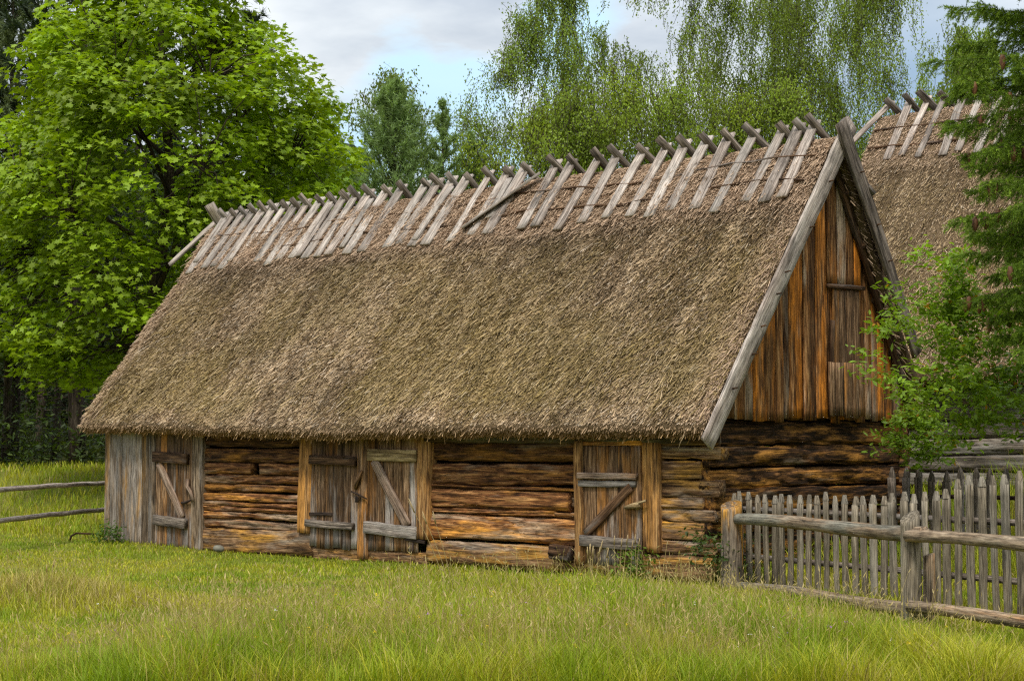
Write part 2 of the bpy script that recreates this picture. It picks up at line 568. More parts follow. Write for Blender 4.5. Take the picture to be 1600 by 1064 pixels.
def thatch(x0, x1, ry, rz, ef, eb, rise_f, rise_b, parent, name, n_straw, eave=None, seed=1, back_straw=.25, thick=.24, moss=1., capw=.26, left_straw=True, sl=1.):
    """Thatch slab in one closed mesh with its straws; slopes fall to -Y (front) and +Y (back)."""
    mb = MB()
    nv = 44
    xs = np.linspace(x0, x1, int((x1 - x0) / .11))
    nx = len(xs)
    vf = np.linspace(0, 1, nv)
    ef_ = (lambda x: np.ones_like(x)) if eave is None else eave

    def surf(x, s, bump=True):
        """s in -1..1: front eave -1, ridge 0, back eave 1; returns point, normal, downhill."""
        x = np.asarray(x, float)
        s = np.asarray(s, float)
        fr = s < 0
        k = np.abs(s) * np.where(fr, ef_(x), 1.)
        run = np.where(fr, ef, eb)
        rise = np.where(fr, rise_f, rise_b)
        sg = np.where(fr, -1., 1.)
        y = ry + sg * k * run
        z = rz - k * rise
        z = z - .07 * np.exp(-(k / .035) ** 2)
        L = np.hypot(run, rise)
        dn = np.stack([0 * x, sg * run / L, -rise / L], -1)
        nn = np.stack([0 * x, sg * rise / L, run / L], -1)
        if bump:
            P = np.stack([x, y, z], -1)
            b = .09 * (fbm(P * 1.1, seed, 3) - .5) + .05 * (fbm(P * np.array([5, 5, 3]), seed + 5, 3) - .5)
            b = b + .035 * sstep(.30, .24, k)      # the ridge cap is a layer of its own
            P0 = np.stack([x, y, z], -1) + nn * b[..., None]
        else:
            P0 = np.stack([x, y, z], -1)
        return P0, nn, dn

    s = np.concatenate([-vf[::-1], vf[1:]])
    ns = len(s)
    Xg, Sg = np.meshgrid(xs, s, indexing='ij')
    T, Nn, Dn = surf(Xg, Sg)
    zz = np.abs(Sg)
    th = thick * (1 - .25 * zz) * np.where(Sg > 0, .62, 1.)
    B = T - Nn * th[..., None]
    mid = np.abs(Sg) < .035
    B[mid] = T[mid] - np.array([0, 0, thick * 1.5])
    B = B + (rng.random(B.shape) - .5) * .02
    cT = np.zeros((nx, ns, 3)) + S_DARK * .9
    cB = np.zeros((nx, ns, 3)) + np.array([.115, .075, .035])
    off = nx * ns

    def gi(i, j, b=0):
        return b * off + i * ns + j
    i = np.arange(nx - 1)[:, None]
    j = np.arange(ns - 1)[None]
    top = np.stack([gi(i, j), gi(i + 1, j), gi(i + 1, j + 1), gi(i, j + 1)], -1).reshape(-1, 4)
    bot = np.stack([gi(i, j, 1), gi(i, j + 1, 1), gi(i + 1, j + 1, 1), gi(i + 1, j, 1)], -1).reshape(-1, 4)
    ii = np.arange(nx - 1)
    e0 = np.stack([gi(ii, 0), gi(ii, 0, 1), gi(ii + 1, 0, 1), gi(ii + 1, 0)], -1)
    e1 = np.stack([gi(ii, ns - 1), gi(ii + 1, ns - 1), gi(ii + 1, ns - 1, 1), gi(ii, ns - 1, 1)], -1)
    jj = np.arange(ns - 1)
    g0 = np.stack([gi(0, jj), gi(0, jj + 1), gi(0, jj + 1, 1), gi(0, jj, 1)], -1)
    g1 = np.stack([gi(nx - 1, jj), gi(nx - 1, jj, 1), gi(nx - 1, jj + 1, 1), gi(nx - 1, jj + 1)], -1)
    mb.add(np.concatenate([T.reshape(-1, 3), B.reshape(-1, 3)]), [top, bot, e0, e1, g0, g1], None, .5,
           np.concatenate([cT.reshape(-1, 3), cB.reshape(-1, 3)]))

    # straws lying down the slope
    def straws(N, smin, smax, back=False, lift=(.004, .03), ln=(.04, .11), wd=(.0025, .0058)):
        x = x0 + .0 + (x1 - x0) * rng.random(N)
        k = smin + (smax - smin) * rng.random(N)
        s_ = k if back else -k
        P, n_, d_ = surf(x, s_)
        ang = rng.normal(0, .23, N) + .5 * (fbm(P * 1.7, seed + 50, 2) - .5)
        side = np.array([1.0, 0, 0])
        d = d_ * np.cos(ang)[:, None] + side * np.sin(ang)[:, None]
        wdir = np.cross(n_, d)
        roll = rng.normal(0, .55, N)
        wv = wdir * np.cos(roll)[:, None] + n_ * np.sin(roll)[:, None]
        L = rng.uniform(*ln, N) * sl
        w = rng.uniform(*wd, N) * sl
        lf = rng.uniform(*lift, N) + .012 * np.abs(np.sin(roll))
        a = P - n_ * .008
        b = P + d * L[:, None] + n_ * lf[:, None]
        V = np.stack([a - wv * w[:, None], a + wv * w[:, None], b + wv * (w * .8)[:, None], b - wv * (w * .8)[:, None]], 1)
        # colour: streaks along the slope, moss by patches
        Q = np.stack([x * 4.5, k * 3.5, x * 0], -1)
        st = fbm(Q, seed + 11, 3) + .5 * (vn(np.stack([x * 22, k * 14, x * 0], -1), seed + 14) - .5)
        ms = fbm(np.stack([x * .9, k * 4, x * 0 + 3], -1), seed + 23, 4)
        r = rng.random(N)
        c = S_MID[None] * (.45 + 1.1 * r[:, None])
        f = sstep(.42, .75, st + (r - .5) * .5)[:, None]
        c = c * (1 - f) + S_LIGHT * f
        f = sstep(.5, .25, st + (rng.random(N) - .5) * .45)[:, None]
        c = c * (1 - f) + S_DARK * (1 + .6 * r[:, None]) * f
        g = (rng.random(N) < .10)[:, None]
        c = np.where(g, S_GREY * (.9 + .6 * r[:, None]), c)
        g = (rng.random(N) < .16)[:, None]
        c = np.where(g, S_DARK * (.35 + .6 * r[:, None]), c)
        mband = sstep(.24, .33, k) * (.75 + .25 * sstep(.5, .8, k)) - .55 * sstep(.88, .97, k)
        f = (sstep(.40, .60, ms + .22 * (mband - .6) + (rng.random(N) - .5) * .34) * mband * moss)[:, None]
        mm = S_MOSS * (.35 + 1.25 * rng.random(N)[:, None])
        c = c * (1 - f * .52) + mm * f * .52
        tone = .74 + .52 * fbm(np.stack([x * .55, k * 3.2, x * 0 + 7], -1), seed + 61, 3)
        streak = .80 + .40 * fbm(np.stack([x * 3.2, k * 1.1, x * 0 + 2], -1), seed + 67, 3)
        under = 1 - .22 * sstep(.42, .27, k) * (fbm(np.stack([x * 2., k * 5, x * 0], -1), seed + 71, 2))
        c = c * (tone * streak * under)[:, None] * 1.06
        cap = sstep(capw + .03, capw - .03, k + (rng.random(N) - .5) * .05)[:, None]
        cc = S_TAN * (.45 + .75 * rng.random(N)[:, None])
        c = c * (1 - cap) + cc * cap
        # a paler strip along the gable edges
        ed = np.maximum(sstep(.55, 0, x - x0), sstep(.55, 0, x1 - x))[:, None] * (rng.random(N) < .6)[:, None]
        c = c * (1 - ed) + S_TAN * (.6 + .55 * rng.random(N)[:, None]) * ed
        mb.add(V.reshape(-1, 3), [np.arange(N * 4).reshape(-1, 4)], None, .5, np.repeat(c, 4, 0))

    straws(n_straw, 0., .978)
    straws(int(n_straw * .05), 0., .95, lift=(.02, .07), ln=(.10, .26), wd=(.003, .006))
    straws(int(n_straw * back_straw), 0., .99, True)
    # butt ends along the eave
    N = int((x1 - x0) * 1500)
    for sgn in ((-1, 1) if back_straw > .2 else (-1,)):
        x = x0 + (x1 - x0) * rng.random(N)
        P, n_, d_ = surf(x, np.full(N, sgn * 1.))
        dep = rng.random(N) * thick * .78
        ln = .012 + .035 * rng.random(N) ** 2 + .07 * (rng.random(N) < .02)
        a = P - n_ * dep[:, None] - d_ * .05
        dd = nrm(d_ + rng.normal(0, .22, (N, 3)))
        wv = nrm(np.cross(dd, rng.normal(0, 1, (N, 3))))
        b = a + dd * (ln + .05)[:, None]
        w = rng.uniform(.003, .007, N)[:, None]
        V = np.stack([a - wv * w, a + wv * w, b + wv * w * .7, b - wv * w * .7], 1)
        t = np.clip(dep / (thick * .7), 0, 1)[:, None]
        c = S_MID * (1 - t) + np.array([.42, .25, .095]) * t
        c = c * (.5 + .9 * rng.random(N)[:, None])
        mb.add(V.reshape(-1, 3), [np.arange(N * 4).reshape(-1, 4)], None, .5, np.repeat(c, 4, 0))
    # cut ends along the gables
    N = int(3600 * sl)
    for xe, sg in ((x0, -1.), (x1, 1.)):
        s_ = np.where(rng.random(N) < .85, rng.uniform(-1, 0, N), rng.uniform(0, 1, N))
        P, n_, d_ = surf(np.full(N, xe), s_)
        a = P - n_ * (rng.random(N) * thick * .9)[:, None] - np.array([sg * .03, 0, 0])
        dd = nrm(np.array([sg * .8, 0, 0]) + d_ * .9 + rng.normal(0, .3, (N, 3)))
        b = a + dd * rng.uniform(.04, .11, N)[:, None]
        wv = nrm(np.cross(dd, rng.normal(0, 1, (N, 3))))
        w = rng.uniform(.003, .007, N)[:, None]
        V = np.stack([a - wv * w, a + wv * w, b + wv * w * .7, b - wv * w * .7], 1)
        c = S_TAN * (.35 + .75 * rng.random(N)[:, None])
        mb.add(V.reshape(-1, 3), [np.arange(N * 4).reshape(-1, 4)], None, .5, np.repeat(c, 4, 0))
    o = mb.build(name, M['straw'], parent, smooth=False, col=True)
    return o, surf


barn = thing('thatched_barn', 'long log barn with mossy thatched roof and orange-brown boarded gable in the meadow', 'barn', (-6, 2.1, 0))


def eave_fn(x):
    return np.interp(x, [-12.5, -10.8, -9.3, -6, -2.7, .2], [.975, .985, .997, 1.012, 1.006, 1.010])


roof, surf1 = thatch(XL, XR, RY, RZ, EF, EB, RISE, RISE, barn, 'thatch_roof', 420000, eave_fn, 1, .2)

# walls of logs ------------------------------------------------------
TH = .17
HOLE = (-8.37, -8.17)


def logwall_x(name, x0, x1, bounds, y, mat, ext=None, hole=None, tint=None, parent=barn, jit=.01, sq=3.2, fill=.95):
    mb = MB()
    for k, (a, b) in enumerate(zip(bounds[:-1], bounds[1:])):
        e0 = x0 + random.uniform(-jit, jit)
        e1 = (x1 if ext is None else ext[k]) + random.uniform(-jit, jit)
        yy = y + TH / 2 + random.uniform(-.018, .018)
        ti = None if tint is None else tint[k]
        h = (b - a) * 1.0
        zc = (a + b) / 2
        if hole and hole[2] == k:
            log(mb, (e0, yy, zc), (hole[0], yy, zc), h, TH, tint=ti)
            log(mb, (hole[1], yy, zc), (e1, yy, zc), h, TH, tint=ti)
        else:
            log(mb, (e0, yy, zc), (e1, yy, zc), h * fill, TH, tint=ti, rough=.018, sq=sq)
    return mb.build(name, mat, parent)


A_B = [.315, .46, .575, .655, .73, .86, .985, 1.135, 1.305, 1.52, 1.76, 2.02]
logwall_x('log_wall', -9.56, -7.2, A_B, 0, M['log'], hole=(*HOLE, 7), tint=[.5, .8, .7, .5, .6, .3, .5, .5, .1, 0, 0])  # top rows tinted near black: sooty wood plus eave shade put into the colour
B_B = [.35, .685, .755, 1.01, 1.05, 1.345, 1.62, 1.8, 2.02]
logwall_x('log_wall', -4.6, -1.96, B_B, 0, M['log'], ext=[-1.97, -2.35, -2.14, -1.99, -1.98, -1.9, -1.9, -1.9], tint=[.95, .7, .75, .4, .45, .08, 0, 0])  # upper logs' low tint paints in shade under the eave, besides smoke-dark wood
# a thin shim and cut block at the right end of that wall
mb = MB()
log(mb, (-2.36, .07, .72), (-1.98, .07, .72), .07, .15, tint=.5)
log(mb, (-2.12, .11, .88), (-1.95, .11, .88), .2, .12, tint=.05)
mb.build('wall_block', M['log'], barn)
C_B = [.335, .485, .70, .845, .975, 1.175, 1.405, 1.55, 1.8, 2.02]
logwall_x('log_wall', -.74, .1, C_B, 0, M['sill'], ext=[.05, -.10, .04, -.12, .10, -.15, .14, .05, .05], tint=[.5, .45, .6, .55, .4, .6, .3, .0, .0], sq=7., fill=.985)  # darkest tint on the top rows: painted eave shade and sooty timber
# sill logs
mb = MB()
log(mb, (-9.56, .085, .13), (-6.96, .08, .17), .37, .2, tint=.55, sq=4)
log(mb, (-6.94, .10, .05), (-4.62, .10, .08), .20, .2, tint=.7, sq=4)
log(mb, (-4.60, .085, .18), (.03, .085, .17), .31, .22, tint=.55, sq=3.6)
mb.build('sill_log', M['sill'], barn)
mb = MB()
log(mb, (-2.32, -.09, .29), (-2.02, -.09, .27), .19, .17, tint=.4, sq=2.6)
mb.build('log_stub', M['dark'], barn)
# gable end logs (plane x = 0) and hidden walls
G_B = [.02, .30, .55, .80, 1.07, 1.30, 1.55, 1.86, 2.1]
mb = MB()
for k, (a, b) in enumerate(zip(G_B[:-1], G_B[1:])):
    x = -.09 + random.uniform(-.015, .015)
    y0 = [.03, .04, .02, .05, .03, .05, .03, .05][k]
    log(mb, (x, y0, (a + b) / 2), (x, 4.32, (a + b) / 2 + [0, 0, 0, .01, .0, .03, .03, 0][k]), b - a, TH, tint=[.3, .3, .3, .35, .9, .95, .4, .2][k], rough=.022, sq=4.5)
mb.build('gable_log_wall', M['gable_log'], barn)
mb = MB()
for k in range(8):
    z = .02 + k * .255
    log(mb, (-12.05, 4.2, z + .13), (.05, 4.2, z + .13), .26, TH, seg=.2, tint=.2)
    log(mb, (-12.03, .05, z + .13), (-12.03, 4.25, z + .13), .26, TH, seg=.2, tint=.2)
mb.build('rear_log_wall', M['log'], barn)

# posts ---------------------------------------------------------------


def post(x0, x1, z0, z1, y0=-.045, y1=.10, mat='post', lean=0., tint=None):
    mb = MB()
    xc = (x0 + x1) / 2
    board(mb, (xc, (y0 + y1) / 2, z0), (xc + lean, (y0 + y1) / 2, z1), x1 - x0, y1 - y0, (1, 0, 0), seg=.08, wob=.007, nmid=3, tint=tint)
    return mb.build('door_post', M[mat], barn)


post(-9.745, -9.49, -.06, 1.95, y0=-.05, mat='grey_plank', tint=.7)
post(-7.21, -6.965, .33, 1.9, y0=-.06, lean=.04, tint=.9)
post(-5.94, -5.765, .02, 1.9, y0=-.05, mat='plank', tint=.9)
post(-4.755, -4.535, .335, 1.9, y0=-.06, lean=.02, tint=.8)
post(-1.985, -1.86, .14, 1.62, y0=-.07, mat='post', tint=.2)
post(-.945, -.70, .335, 1.62, y0=-.05, mat='post', tint=.6)
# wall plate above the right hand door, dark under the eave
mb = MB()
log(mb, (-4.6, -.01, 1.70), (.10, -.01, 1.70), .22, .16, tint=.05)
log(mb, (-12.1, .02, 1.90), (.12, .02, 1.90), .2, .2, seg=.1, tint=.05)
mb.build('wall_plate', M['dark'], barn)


def planks(name, edges, z0, z1, y, t, mat, zj=.015, parent=barn, tints=None, curve=None):
    mb = MB()
    for k, (a, b) in enumerate(zip(edges[:-1], edges[1:])):
        g = random.uniform(.002, .007)
        board(mb, ((a + b) / 2, y + random.uniform(-.006, .006), z0 + random.uniform(-zj, zj)), ((a + b) / 2 + random.uniform(-.008, .008), y + random.uniform(-.006, .006), z1), (b - a) - g, t, (1, 0, 0), wob=.004, nmid=1,
              tint=None if tints is None else tints[k])
    return mb.build(name, mat, parent)


def edges(a, b, n, j=.25):
    w = 1 + (rng.random(n) - .5) * 2 * j
    return a + (b - a) * np.concatenate([[0], np.cumsum(w) / w.sum()])


planks('plank_wall', edges(-12.14, -10.72, 8), -.05, 2.0, -.02, .03, M['grey_plank'])


def member(name, p0, p1, w, y0, y1, mat, parent, wob=.005, taper=(1, 1), tint=None):
    """A flat timber on the wall, from (x,z) to (x,z), between depths y0 and y1."""
    mb = MB()
    a = np.array([p0[0], (y0 + y1) / 2, p0[1]])
    b = np.array([p1[0], (y0 + y1) / 2, p1[1]])
    d = nrm(b - a)
    board(mb, a, b, w, y1 - y0, np.cross(d, (0, 1, 0)), seg=.07, wob=wob, nmid=2, taper=taper, tint=tint)
    return mb.build(name, mat, parent)


def rodpart(name, pts, r, mat, parent, k=7):
    mb = MB()
    tube(mb, pts, r, k)
    return mb.build(name, mat, parent)


# door one (left)
d1 = planks('door', edges(-10.71, -9.76, 5), -.05, 1.9, -.02, .03, M['plank'])
member('ledge', (-10.72, 1.385), (-9.82, 1.345), .165, -.10, -.036, M['dark'], d1, tint=.7)
member('ledge', (-10.69, .41), (-9.85, .355), .155, -.10, -.036, M['silver_dark'], d1, .009, tint=.8)
member('brace', (-10.60, 1.28), (-9.97, .45), .13, -.072, -.036, M['brace'], d1)
rodpart('latch', [(-9.83, -.06, 1.04), (-9.80, -.09, .93), (-9.70, -.10, .86), (-9.64, -.09, .72)], [.03, .035, .03, .022], M['brace'], d1)
rodpart('hasp', [(-9.99, -.05, .68), (-9.85, -.075, .69), (-9.72, -.075, .73)], [.02, .022, .014], M['iron'], d1)
# door two
d2 = planks('door', edges(-6.98, -5.945, 6), .14, 1.9, -.01, .03, M['plank'])
member('ledge', (-6.93, 1.365), (-5.96, 1.345), .13, -.085, -.026, M['dark'], d2, tint=.6)
member('ledge', (-7.01, .475), (-6.0, .455), .10, -.09, -.026, M['silver_dark'], d2, tint=.9)
member('hinge', (-7.0, .60), (-6.48, .605), .045, -.05, -.026, M['iron'], d2, tint=.9)
rodpart('latch', [(-5.98, -.04, .97), (-5.93, -.08, 1.03), (-5.86, -.085, 1.14), (-5.83, -.07, 1.22)], [.022, .032, .03, .02], M['plank'], d2)
rodpart('hasp', [(-6.06, -.05, .93), (-5.9, -.08, .90), (-5.72, -.075, .84)], [.012, .014, .01], M['iron'], d2)
# padlock
mb = MB()
board(mb, (-5.9, -.085, .79), (-5.9, -.085, .87), .055, .03, (1, 0, 0), seg=.02)
tube(mb, [(-5.92, -.085, .86), (-5.92, -.085, .91), (-5.9, -.085, .925), (-5.88, -.085, .91), (-5.88, -.085, .86)], .006, 5)
mb.build('padlock', M['iron'], d2)
# door three
d3 = planks('door', edges(-5.76, -4.765, 6), .15, 1.9, -.01, .03, M['plank'])
member('ledge', (-5.72, 1.44), (-4.75, 1.425), .16, -.075, -.026, M['pale'], d3, tint=.7)
member('ledge', (-5.77, .45), (-4.74, .415), .165, -.08, -.026, M['silver'], d3, .007, tint=.2)
member('brace', (-5.60, 1.36), (-4.93, .50), .14, -.066, -.026, M['brace'], d3)
member('hinge', (-4.98, .33), (-4.60, .30), .05, -.06, -.026, M['iron'], d3)
rodpart('hook', [(-4.83, -.05, .28), (-4.80, -.07, .20), (-4.84, -.07, .13)], .012, M['iron'], d3)
# door four
d4 = planks('door', edges(-1.855, -.965, 5), .16, 1.56, -.03, .035, M['plank'], tints=[.55, .62, .77, .58, .66])
member('ledge', (-1.90, 1.205), (-1.0, 1.205), .075, -.11, -.05, M['brace'], d4, tint=.3)
member('ledge_strip', (-1.91, 1.115), (-1.03, 1.12), .075, -.08, -.05, M['silver_dark'], d4, tint=.8)
member('ledge', (-1.87, .435), (-.985, .415), .13, -.11, -.05, M['silver_dark'], d4, tint=.5)
member('brace', (-1.80, .52), (-1.10, 1.09), .11, -.085, -.05, M['dark'], d4, .007, tint=1.)
rodpart('latch', [(-1.19, -.07, .84), (-1.05, -.09, .865), (-.93, -.10, .885)], [.02, .035, .045], M['pale'], d4)
rodpart('latch_pin', [(-.98, -.1, .83), (-.95, -.12, .90), (-.85, -.1, .93)], .016, M['pale'], d4)
# lintel boards, dark
mb = MB()
board(mb, (-1.85, -.03, 1.60), (-.95, -.03, 1.60), .075, .06, (0, 0, 1), tint=.9)
mb.build('lintel', M['log'], barn)


def zu(y):
    """underside of the thatch at the gable wall."""
    return np.where(y < RY, RZ - (RY - y) * RISE / EF, RZ - (y - RY) * RISE / EB) - .36


# gable boards ----------------------------------------------------------
mb = MB()
ge = [.06, .22, .39, .60, .77, .98, 1.22, 1.38, 1.50, 1.79, 1.90, 2.07, 2.32, 2.42, 2.62, 2.80, 2.97, 3.17, 3.34, 3.50, 3.66, 3.86, 4.03, 4.22, 4.36]
tg = [.5, .3, .8, .35, .9, .4, .75, .2, .6, 1., .15, .85, .25, .3, .6, .45, .7, .8, .35, .9, .3, .5, .3, .2]
for k, (a, b) in enumerate(zip(ge[:-1], ge[1:])):
    c = (a + b) / 2
    top = float(max(zu(np.array(a)), zu(np.array(b))) + .03 if a > RY else min(zu(np.array(a)), zu(np.array(b))) + .05)
    z0 = 1.87 + random.uniform(-.035, .03)
    if top < z0 + .1:
        continue
    xo = .045 + random.uniform(-.008, .008) + (.02 if k in (11, 9) else 0)
    board(mb, (xo, c, z0), (xo, c + random.uniform(-.01, .01), top), b - a - random.uniform(.003, .01), .028, (0, 1, 0), wob=.005, tint=tg[k], nmid=1)
mb.build('gable_boards', M['gable'], barn)
mb = MB()
for a, b, ti in [(2.30, 2.52, .55), (2.53, 2.73, .8), (2.74, 2.90, .45), (2.91, 3.06, .6)]:
    c = (a + b) / 2
    board(mb, (.085, c, 3.55 + random.uniform(-.015, .015)), (.085, c, max(float(zu(np.array(a))), float(zu(np.array(b)))) + .03), b - a - .006, .026, (0, 1, 0), tint=ti)
mb.build('loft_boards', M['gable'], barn)
mb = MB()
for a, b, ti in [(2.43, 2.57, .6), (2.58, 2.73, .4), (2.74, 2.90, .75), (2.91, 3.04, .5)]:
    board(mb, (.078, (a + b) / 2, 2.0), (.078, (a + b) / 2, 3.50), b - a - .007, .024, (0, 1, 0), tint=ti)
hatch = mb.build('loft_hatch', M['plank'], barn)
mb = MB()
board(mb, (.11, 2.27, 3.52), (.11, 3.11, 3.54), .055, .03, (0, 0, 1), tint=.3)
mb.build('hatch_rail', M['dark'], hatch)
mb = MB()
board(mb, (.10, 2.37, 1.98), (.10, 2.38, 3.10), .07, .03, (0, 1, 0), tint=.2)
mb.build('hatch_stile', M['dark'], hatch)
mb = MB()
for a, b, ti in [(2.26, 2.39, 1.), (2.40, 2.58, .5), (2.59, 2.76, .9), (2.77, 2.91, .7), (2.92, 3.05, .6)]:
    board(mb, (.115, (a + b) / 2 + .02, 1.92 + random.uniform(-.02, .02)), (.112, (a + b) / 2 + .03, 2.585), b - a - .008, .024, (0, 1, 0), tint=ti)
mb.build('hatch_flap', M['plank'], hatch)

# purlin ends and rafters under the verge
for y in (.55, 1.1, 1.65, 2.15, 2.62, 3.0, 3.4, 3.8):
    z = float(zu(np.array(y))) + .02
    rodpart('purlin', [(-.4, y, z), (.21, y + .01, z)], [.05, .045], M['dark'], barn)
mb = MB()
board(mb, (.15, .1, float(zu(np.array(.1))) - .02), (.15, RY - .02, RZ - .40), .1, .06, (0, -1, 1))
mb.build('verge_rafter', M['dark'], barn)
mb = MB()
board(mb, (.15, 4.3, float(zu(np.array(4.3))) - .02), (.15, RY + .02, RZ - .40), .1, .06, (0, 1, 1))
mb.build('verge_rafter', M['dark'], barn)


# barge boards ------------------------------------------------------------
def slope_pt(x, k, front, off=0.):
    run = EF if front else EB
    L = math.hypot(run, RISE)
    s = -1 if front else 1
    return np.array([x, RY + s * (k * run) + s * off * RISE / L, RZ - k * RISE + off * run / L])


for x, side in ((.30, 'r'),):
    mb = MB()
    board(mb, slope_pt(x, 1.045, True, -.09), slope_pt(x, -.045, True, -.07), .22, .045, (0, -RISE, EF), wob=.007, nmid=2, tint=.75, taper=(.95, 1.1))
    bb = mb.build('barge_board', M['silver'], barn)
    if side == 'r':
        for k in (.17, .33, .50, .57, .68, .76, .88):
            q = slope_pt(x + .03, k, True, -.09 + random.uniform(-.05, .03))
            rodpart('peg', [q, q + (.07, .0, .012)], [.012, .009], M['dark'], bb, 5)
    mb = MB()
    x2 = x + (.055 if side == 'r' else -.055)
    board(mb, slope_pt(x2, .74, False, -.05), slope_pt(x2, -.035, False, -.07), .22, .05, (0, RISE, EB), wob=.008, nmid=2, tint=.6, taper=(.85, 1.1))
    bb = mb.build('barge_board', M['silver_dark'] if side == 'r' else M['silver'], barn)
    if side == 'r':
        for k in (.13, .30, .42, .55):
            q = slope_pt(x2 + .03, k, False, -.06)
            rodpart('peg', [q, q + (.06, 0, .01)], [.012, .009], M['dark'], bb, 5)
        mb = MB()
        board(mb, slope_pt(x - .05, .45, False, .05), slope_pt(x - .05, .06, False, .05), .12, .04, (0, RISE, EB), wob=.006)
        mb.build('verge_strip', M['silver'], barn)

# ridge boards: crossed in pairs over the ridge -------------------------------
RB = [-12.28, -12.05, -11.75, -11.48, -11.2, -10.93, -10.62, -10.35, -10.05, -9.72, -9.4, -9.1, -8.82, -8.5, -8.1, -7.75, -7.2, -6.92, -6.62, -6.3, -5.82, -5.46, -5.1, -4.5, -4.19, -3.7, -3.36, -2.9, -2.5, -2.19, -1.83, -1.48, -1.06, -.62, -.38, -.16]


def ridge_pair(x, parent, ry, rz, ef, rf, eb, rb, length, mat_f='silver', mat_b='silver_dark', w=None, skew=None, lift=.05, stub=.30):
    w = w or (random.uniform(.15, .21) if x < -4.6 else random.uniform(.135, .18))
    Lf, Lb = math.hypot(ef, rf), math.hypot(eb, rb)
    skew = random.uniform(-.05, .05) if skew is None else skew
    df = np.array([0, -ef / Lf, -rf / Lf])
    nf = np.array([0, -rf / Lf, ef / Lf])
    top = np.array([x, ry, rz]) + nf * lift
    l = length * random.uniform(.93, 1.06)
    mb = MB()
    st = stub * random.uniform(.8, 1.05)
    board(mb, top + df * l + nf * .015 + np.array([skew, 0, 0]), top - df * st, w, .036, (1, 0, 0), wob=.005, nmid=1)
    mb.build('ridge_board', M[mat_f], parent)
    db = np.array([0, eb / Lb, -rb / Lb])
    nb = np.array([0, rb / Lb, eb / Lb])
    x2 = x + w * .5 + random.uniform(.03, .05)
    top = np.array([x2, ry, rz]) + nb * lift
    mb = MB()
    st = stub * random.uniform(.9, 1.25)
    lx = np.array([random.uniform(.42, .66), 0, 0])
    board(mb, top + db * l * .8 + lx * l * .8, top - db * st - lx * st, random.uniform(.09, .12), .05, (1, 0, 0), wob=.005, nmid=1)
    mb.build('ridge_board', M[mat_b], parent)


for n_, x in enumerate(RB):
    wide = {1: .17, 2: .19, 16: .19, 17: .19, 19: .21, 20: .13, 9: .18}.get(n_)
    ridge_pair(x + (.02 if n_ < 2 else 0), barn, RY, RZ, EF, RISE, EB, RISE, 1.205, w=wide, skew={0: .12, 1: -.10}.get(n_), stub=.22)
# extra boards lying close to their neighbours, and the broken one lying across
for x, l, sk in ((-12.12, 1.02, .0), (-11.15, 1.1, .05), (-9.26, 1.18, .0), (-6.5, 1.12, -.1), (-5.3, .85, .06), (-8.3, 1.1, .04)):
    mb = MB()
    p = slope_pt(x, .01, True, .075)
    q = slope_pt(x + sk, l / 4.57, True, .085)
    board(mb, q, p, .12, .03, (1, 0, 0), wob=.005)
    mb.build('ridge_board', M['silver'], barn)
mb = MB()
board(mb, slope_pt(-5.62, .225, True, .125), slope_pt(-4.62, .02, True, .13), .17, .035, (1, 0, .4), wob=.005, tint=.2)
mb.build('ridge_board', M['silver'], barn)
# end board swinging out over the left gable
mb = MB()
board(mb, slope_pt(-13.03, .205, True, .02), slope_pt(-12.42, .01, True, .07), .13, .035, (1, 0, 0), wob=.005, tint=.7)
mb.build('ridge_board', M['silver'], barn)
mb = MB()
board(mb, slope_pt(-12.36, .10, False, .05), slope_pt(-12.50, -.085, False, .05), .24, .07, (1, 0, 0), wob=.006, tint=.9)
mb.build('ridge_board', M['silver'], barn)
# withies lashed along under the boards
for k, r in ((.10, .014), (.185, .016)):
    pts = [slope_pt(x, k + .012 * math.sin(x * 1.7) + random.uniform(-.006, .006), True, .062 + random.uniform(-.008, .01)) for x in np.linspace(-12.3, .1, 40)]
    rodpart('ridge_pole', pts, r, M['dark'], barn, 6)
# stray stalk hanging at the eave corner
# ------------------------------------------------------------------ second barn
B2 = np.array([-3.15, 9.2, 7.10])
barn2 = thing('thatched_barn', 'taller thatched barn with grey log wall standing behind the saplings and spruce', 'barn', (3, 8.5, .95))
RISE2, RUN2 = 4.55, 3.51
roof2, surf2 = thatch(B2[0] - .05, 10., B2[1], B2[2], RUN2, RUN2, RISE2, RISE2, barn2, 'thatch_roof', 150000, None, 40, .06, moss=.75, capw=.22)
zb = np.linspace(.95, 2.85, 9)
mb = MB()
for a, b in zip(zb[:-1], zb[1:]):
    log(mb, (-2.8, 6.2, (a + b) / 2), (9.6, 6.2, (a + b) / 2), b - a, .18, seg=.1)
mb.build('log_wall', M['barn2'], barn2)
mb = MB()
for a, b in zip(zb[:-1], zb[1:]):
    log(mb, (-2.7, 6.1, (a + b) / 2 + .05), (-2.7, 12.2, (a + b) / 2 + .05), b - a, .18, seg=.2)
    log(mb, (9.5, 6.1, (a + b) / 2 + .05), (9.5, 12.2, (a + b) / 2 + .05), b - a, .18, seg=.2)
    log(mb, (-2.8, 12.1, (a + b) / 2), (9.6, 12.1, (a + b) / 2), b - a, .18, seg=.2)
mb.build('rear_log_wall', M['barn2'], barn2)
mb = MB()
for xg in (-2.72, 9.52):
    for y in np.arange(6.3, 12.1, .22):
        top = B2[2] - abs(y - B2[1]) * RISE2 / RUN2 - .45
        if top > 2.9:
            board(mb, (xg, y, 2.75), (xg, y, top), .21, .03, (0, 1, 0), seg=.4)
mb.build('gable_boards', M['barn2'], barn2)
x = B2[0] + .12
k = 0
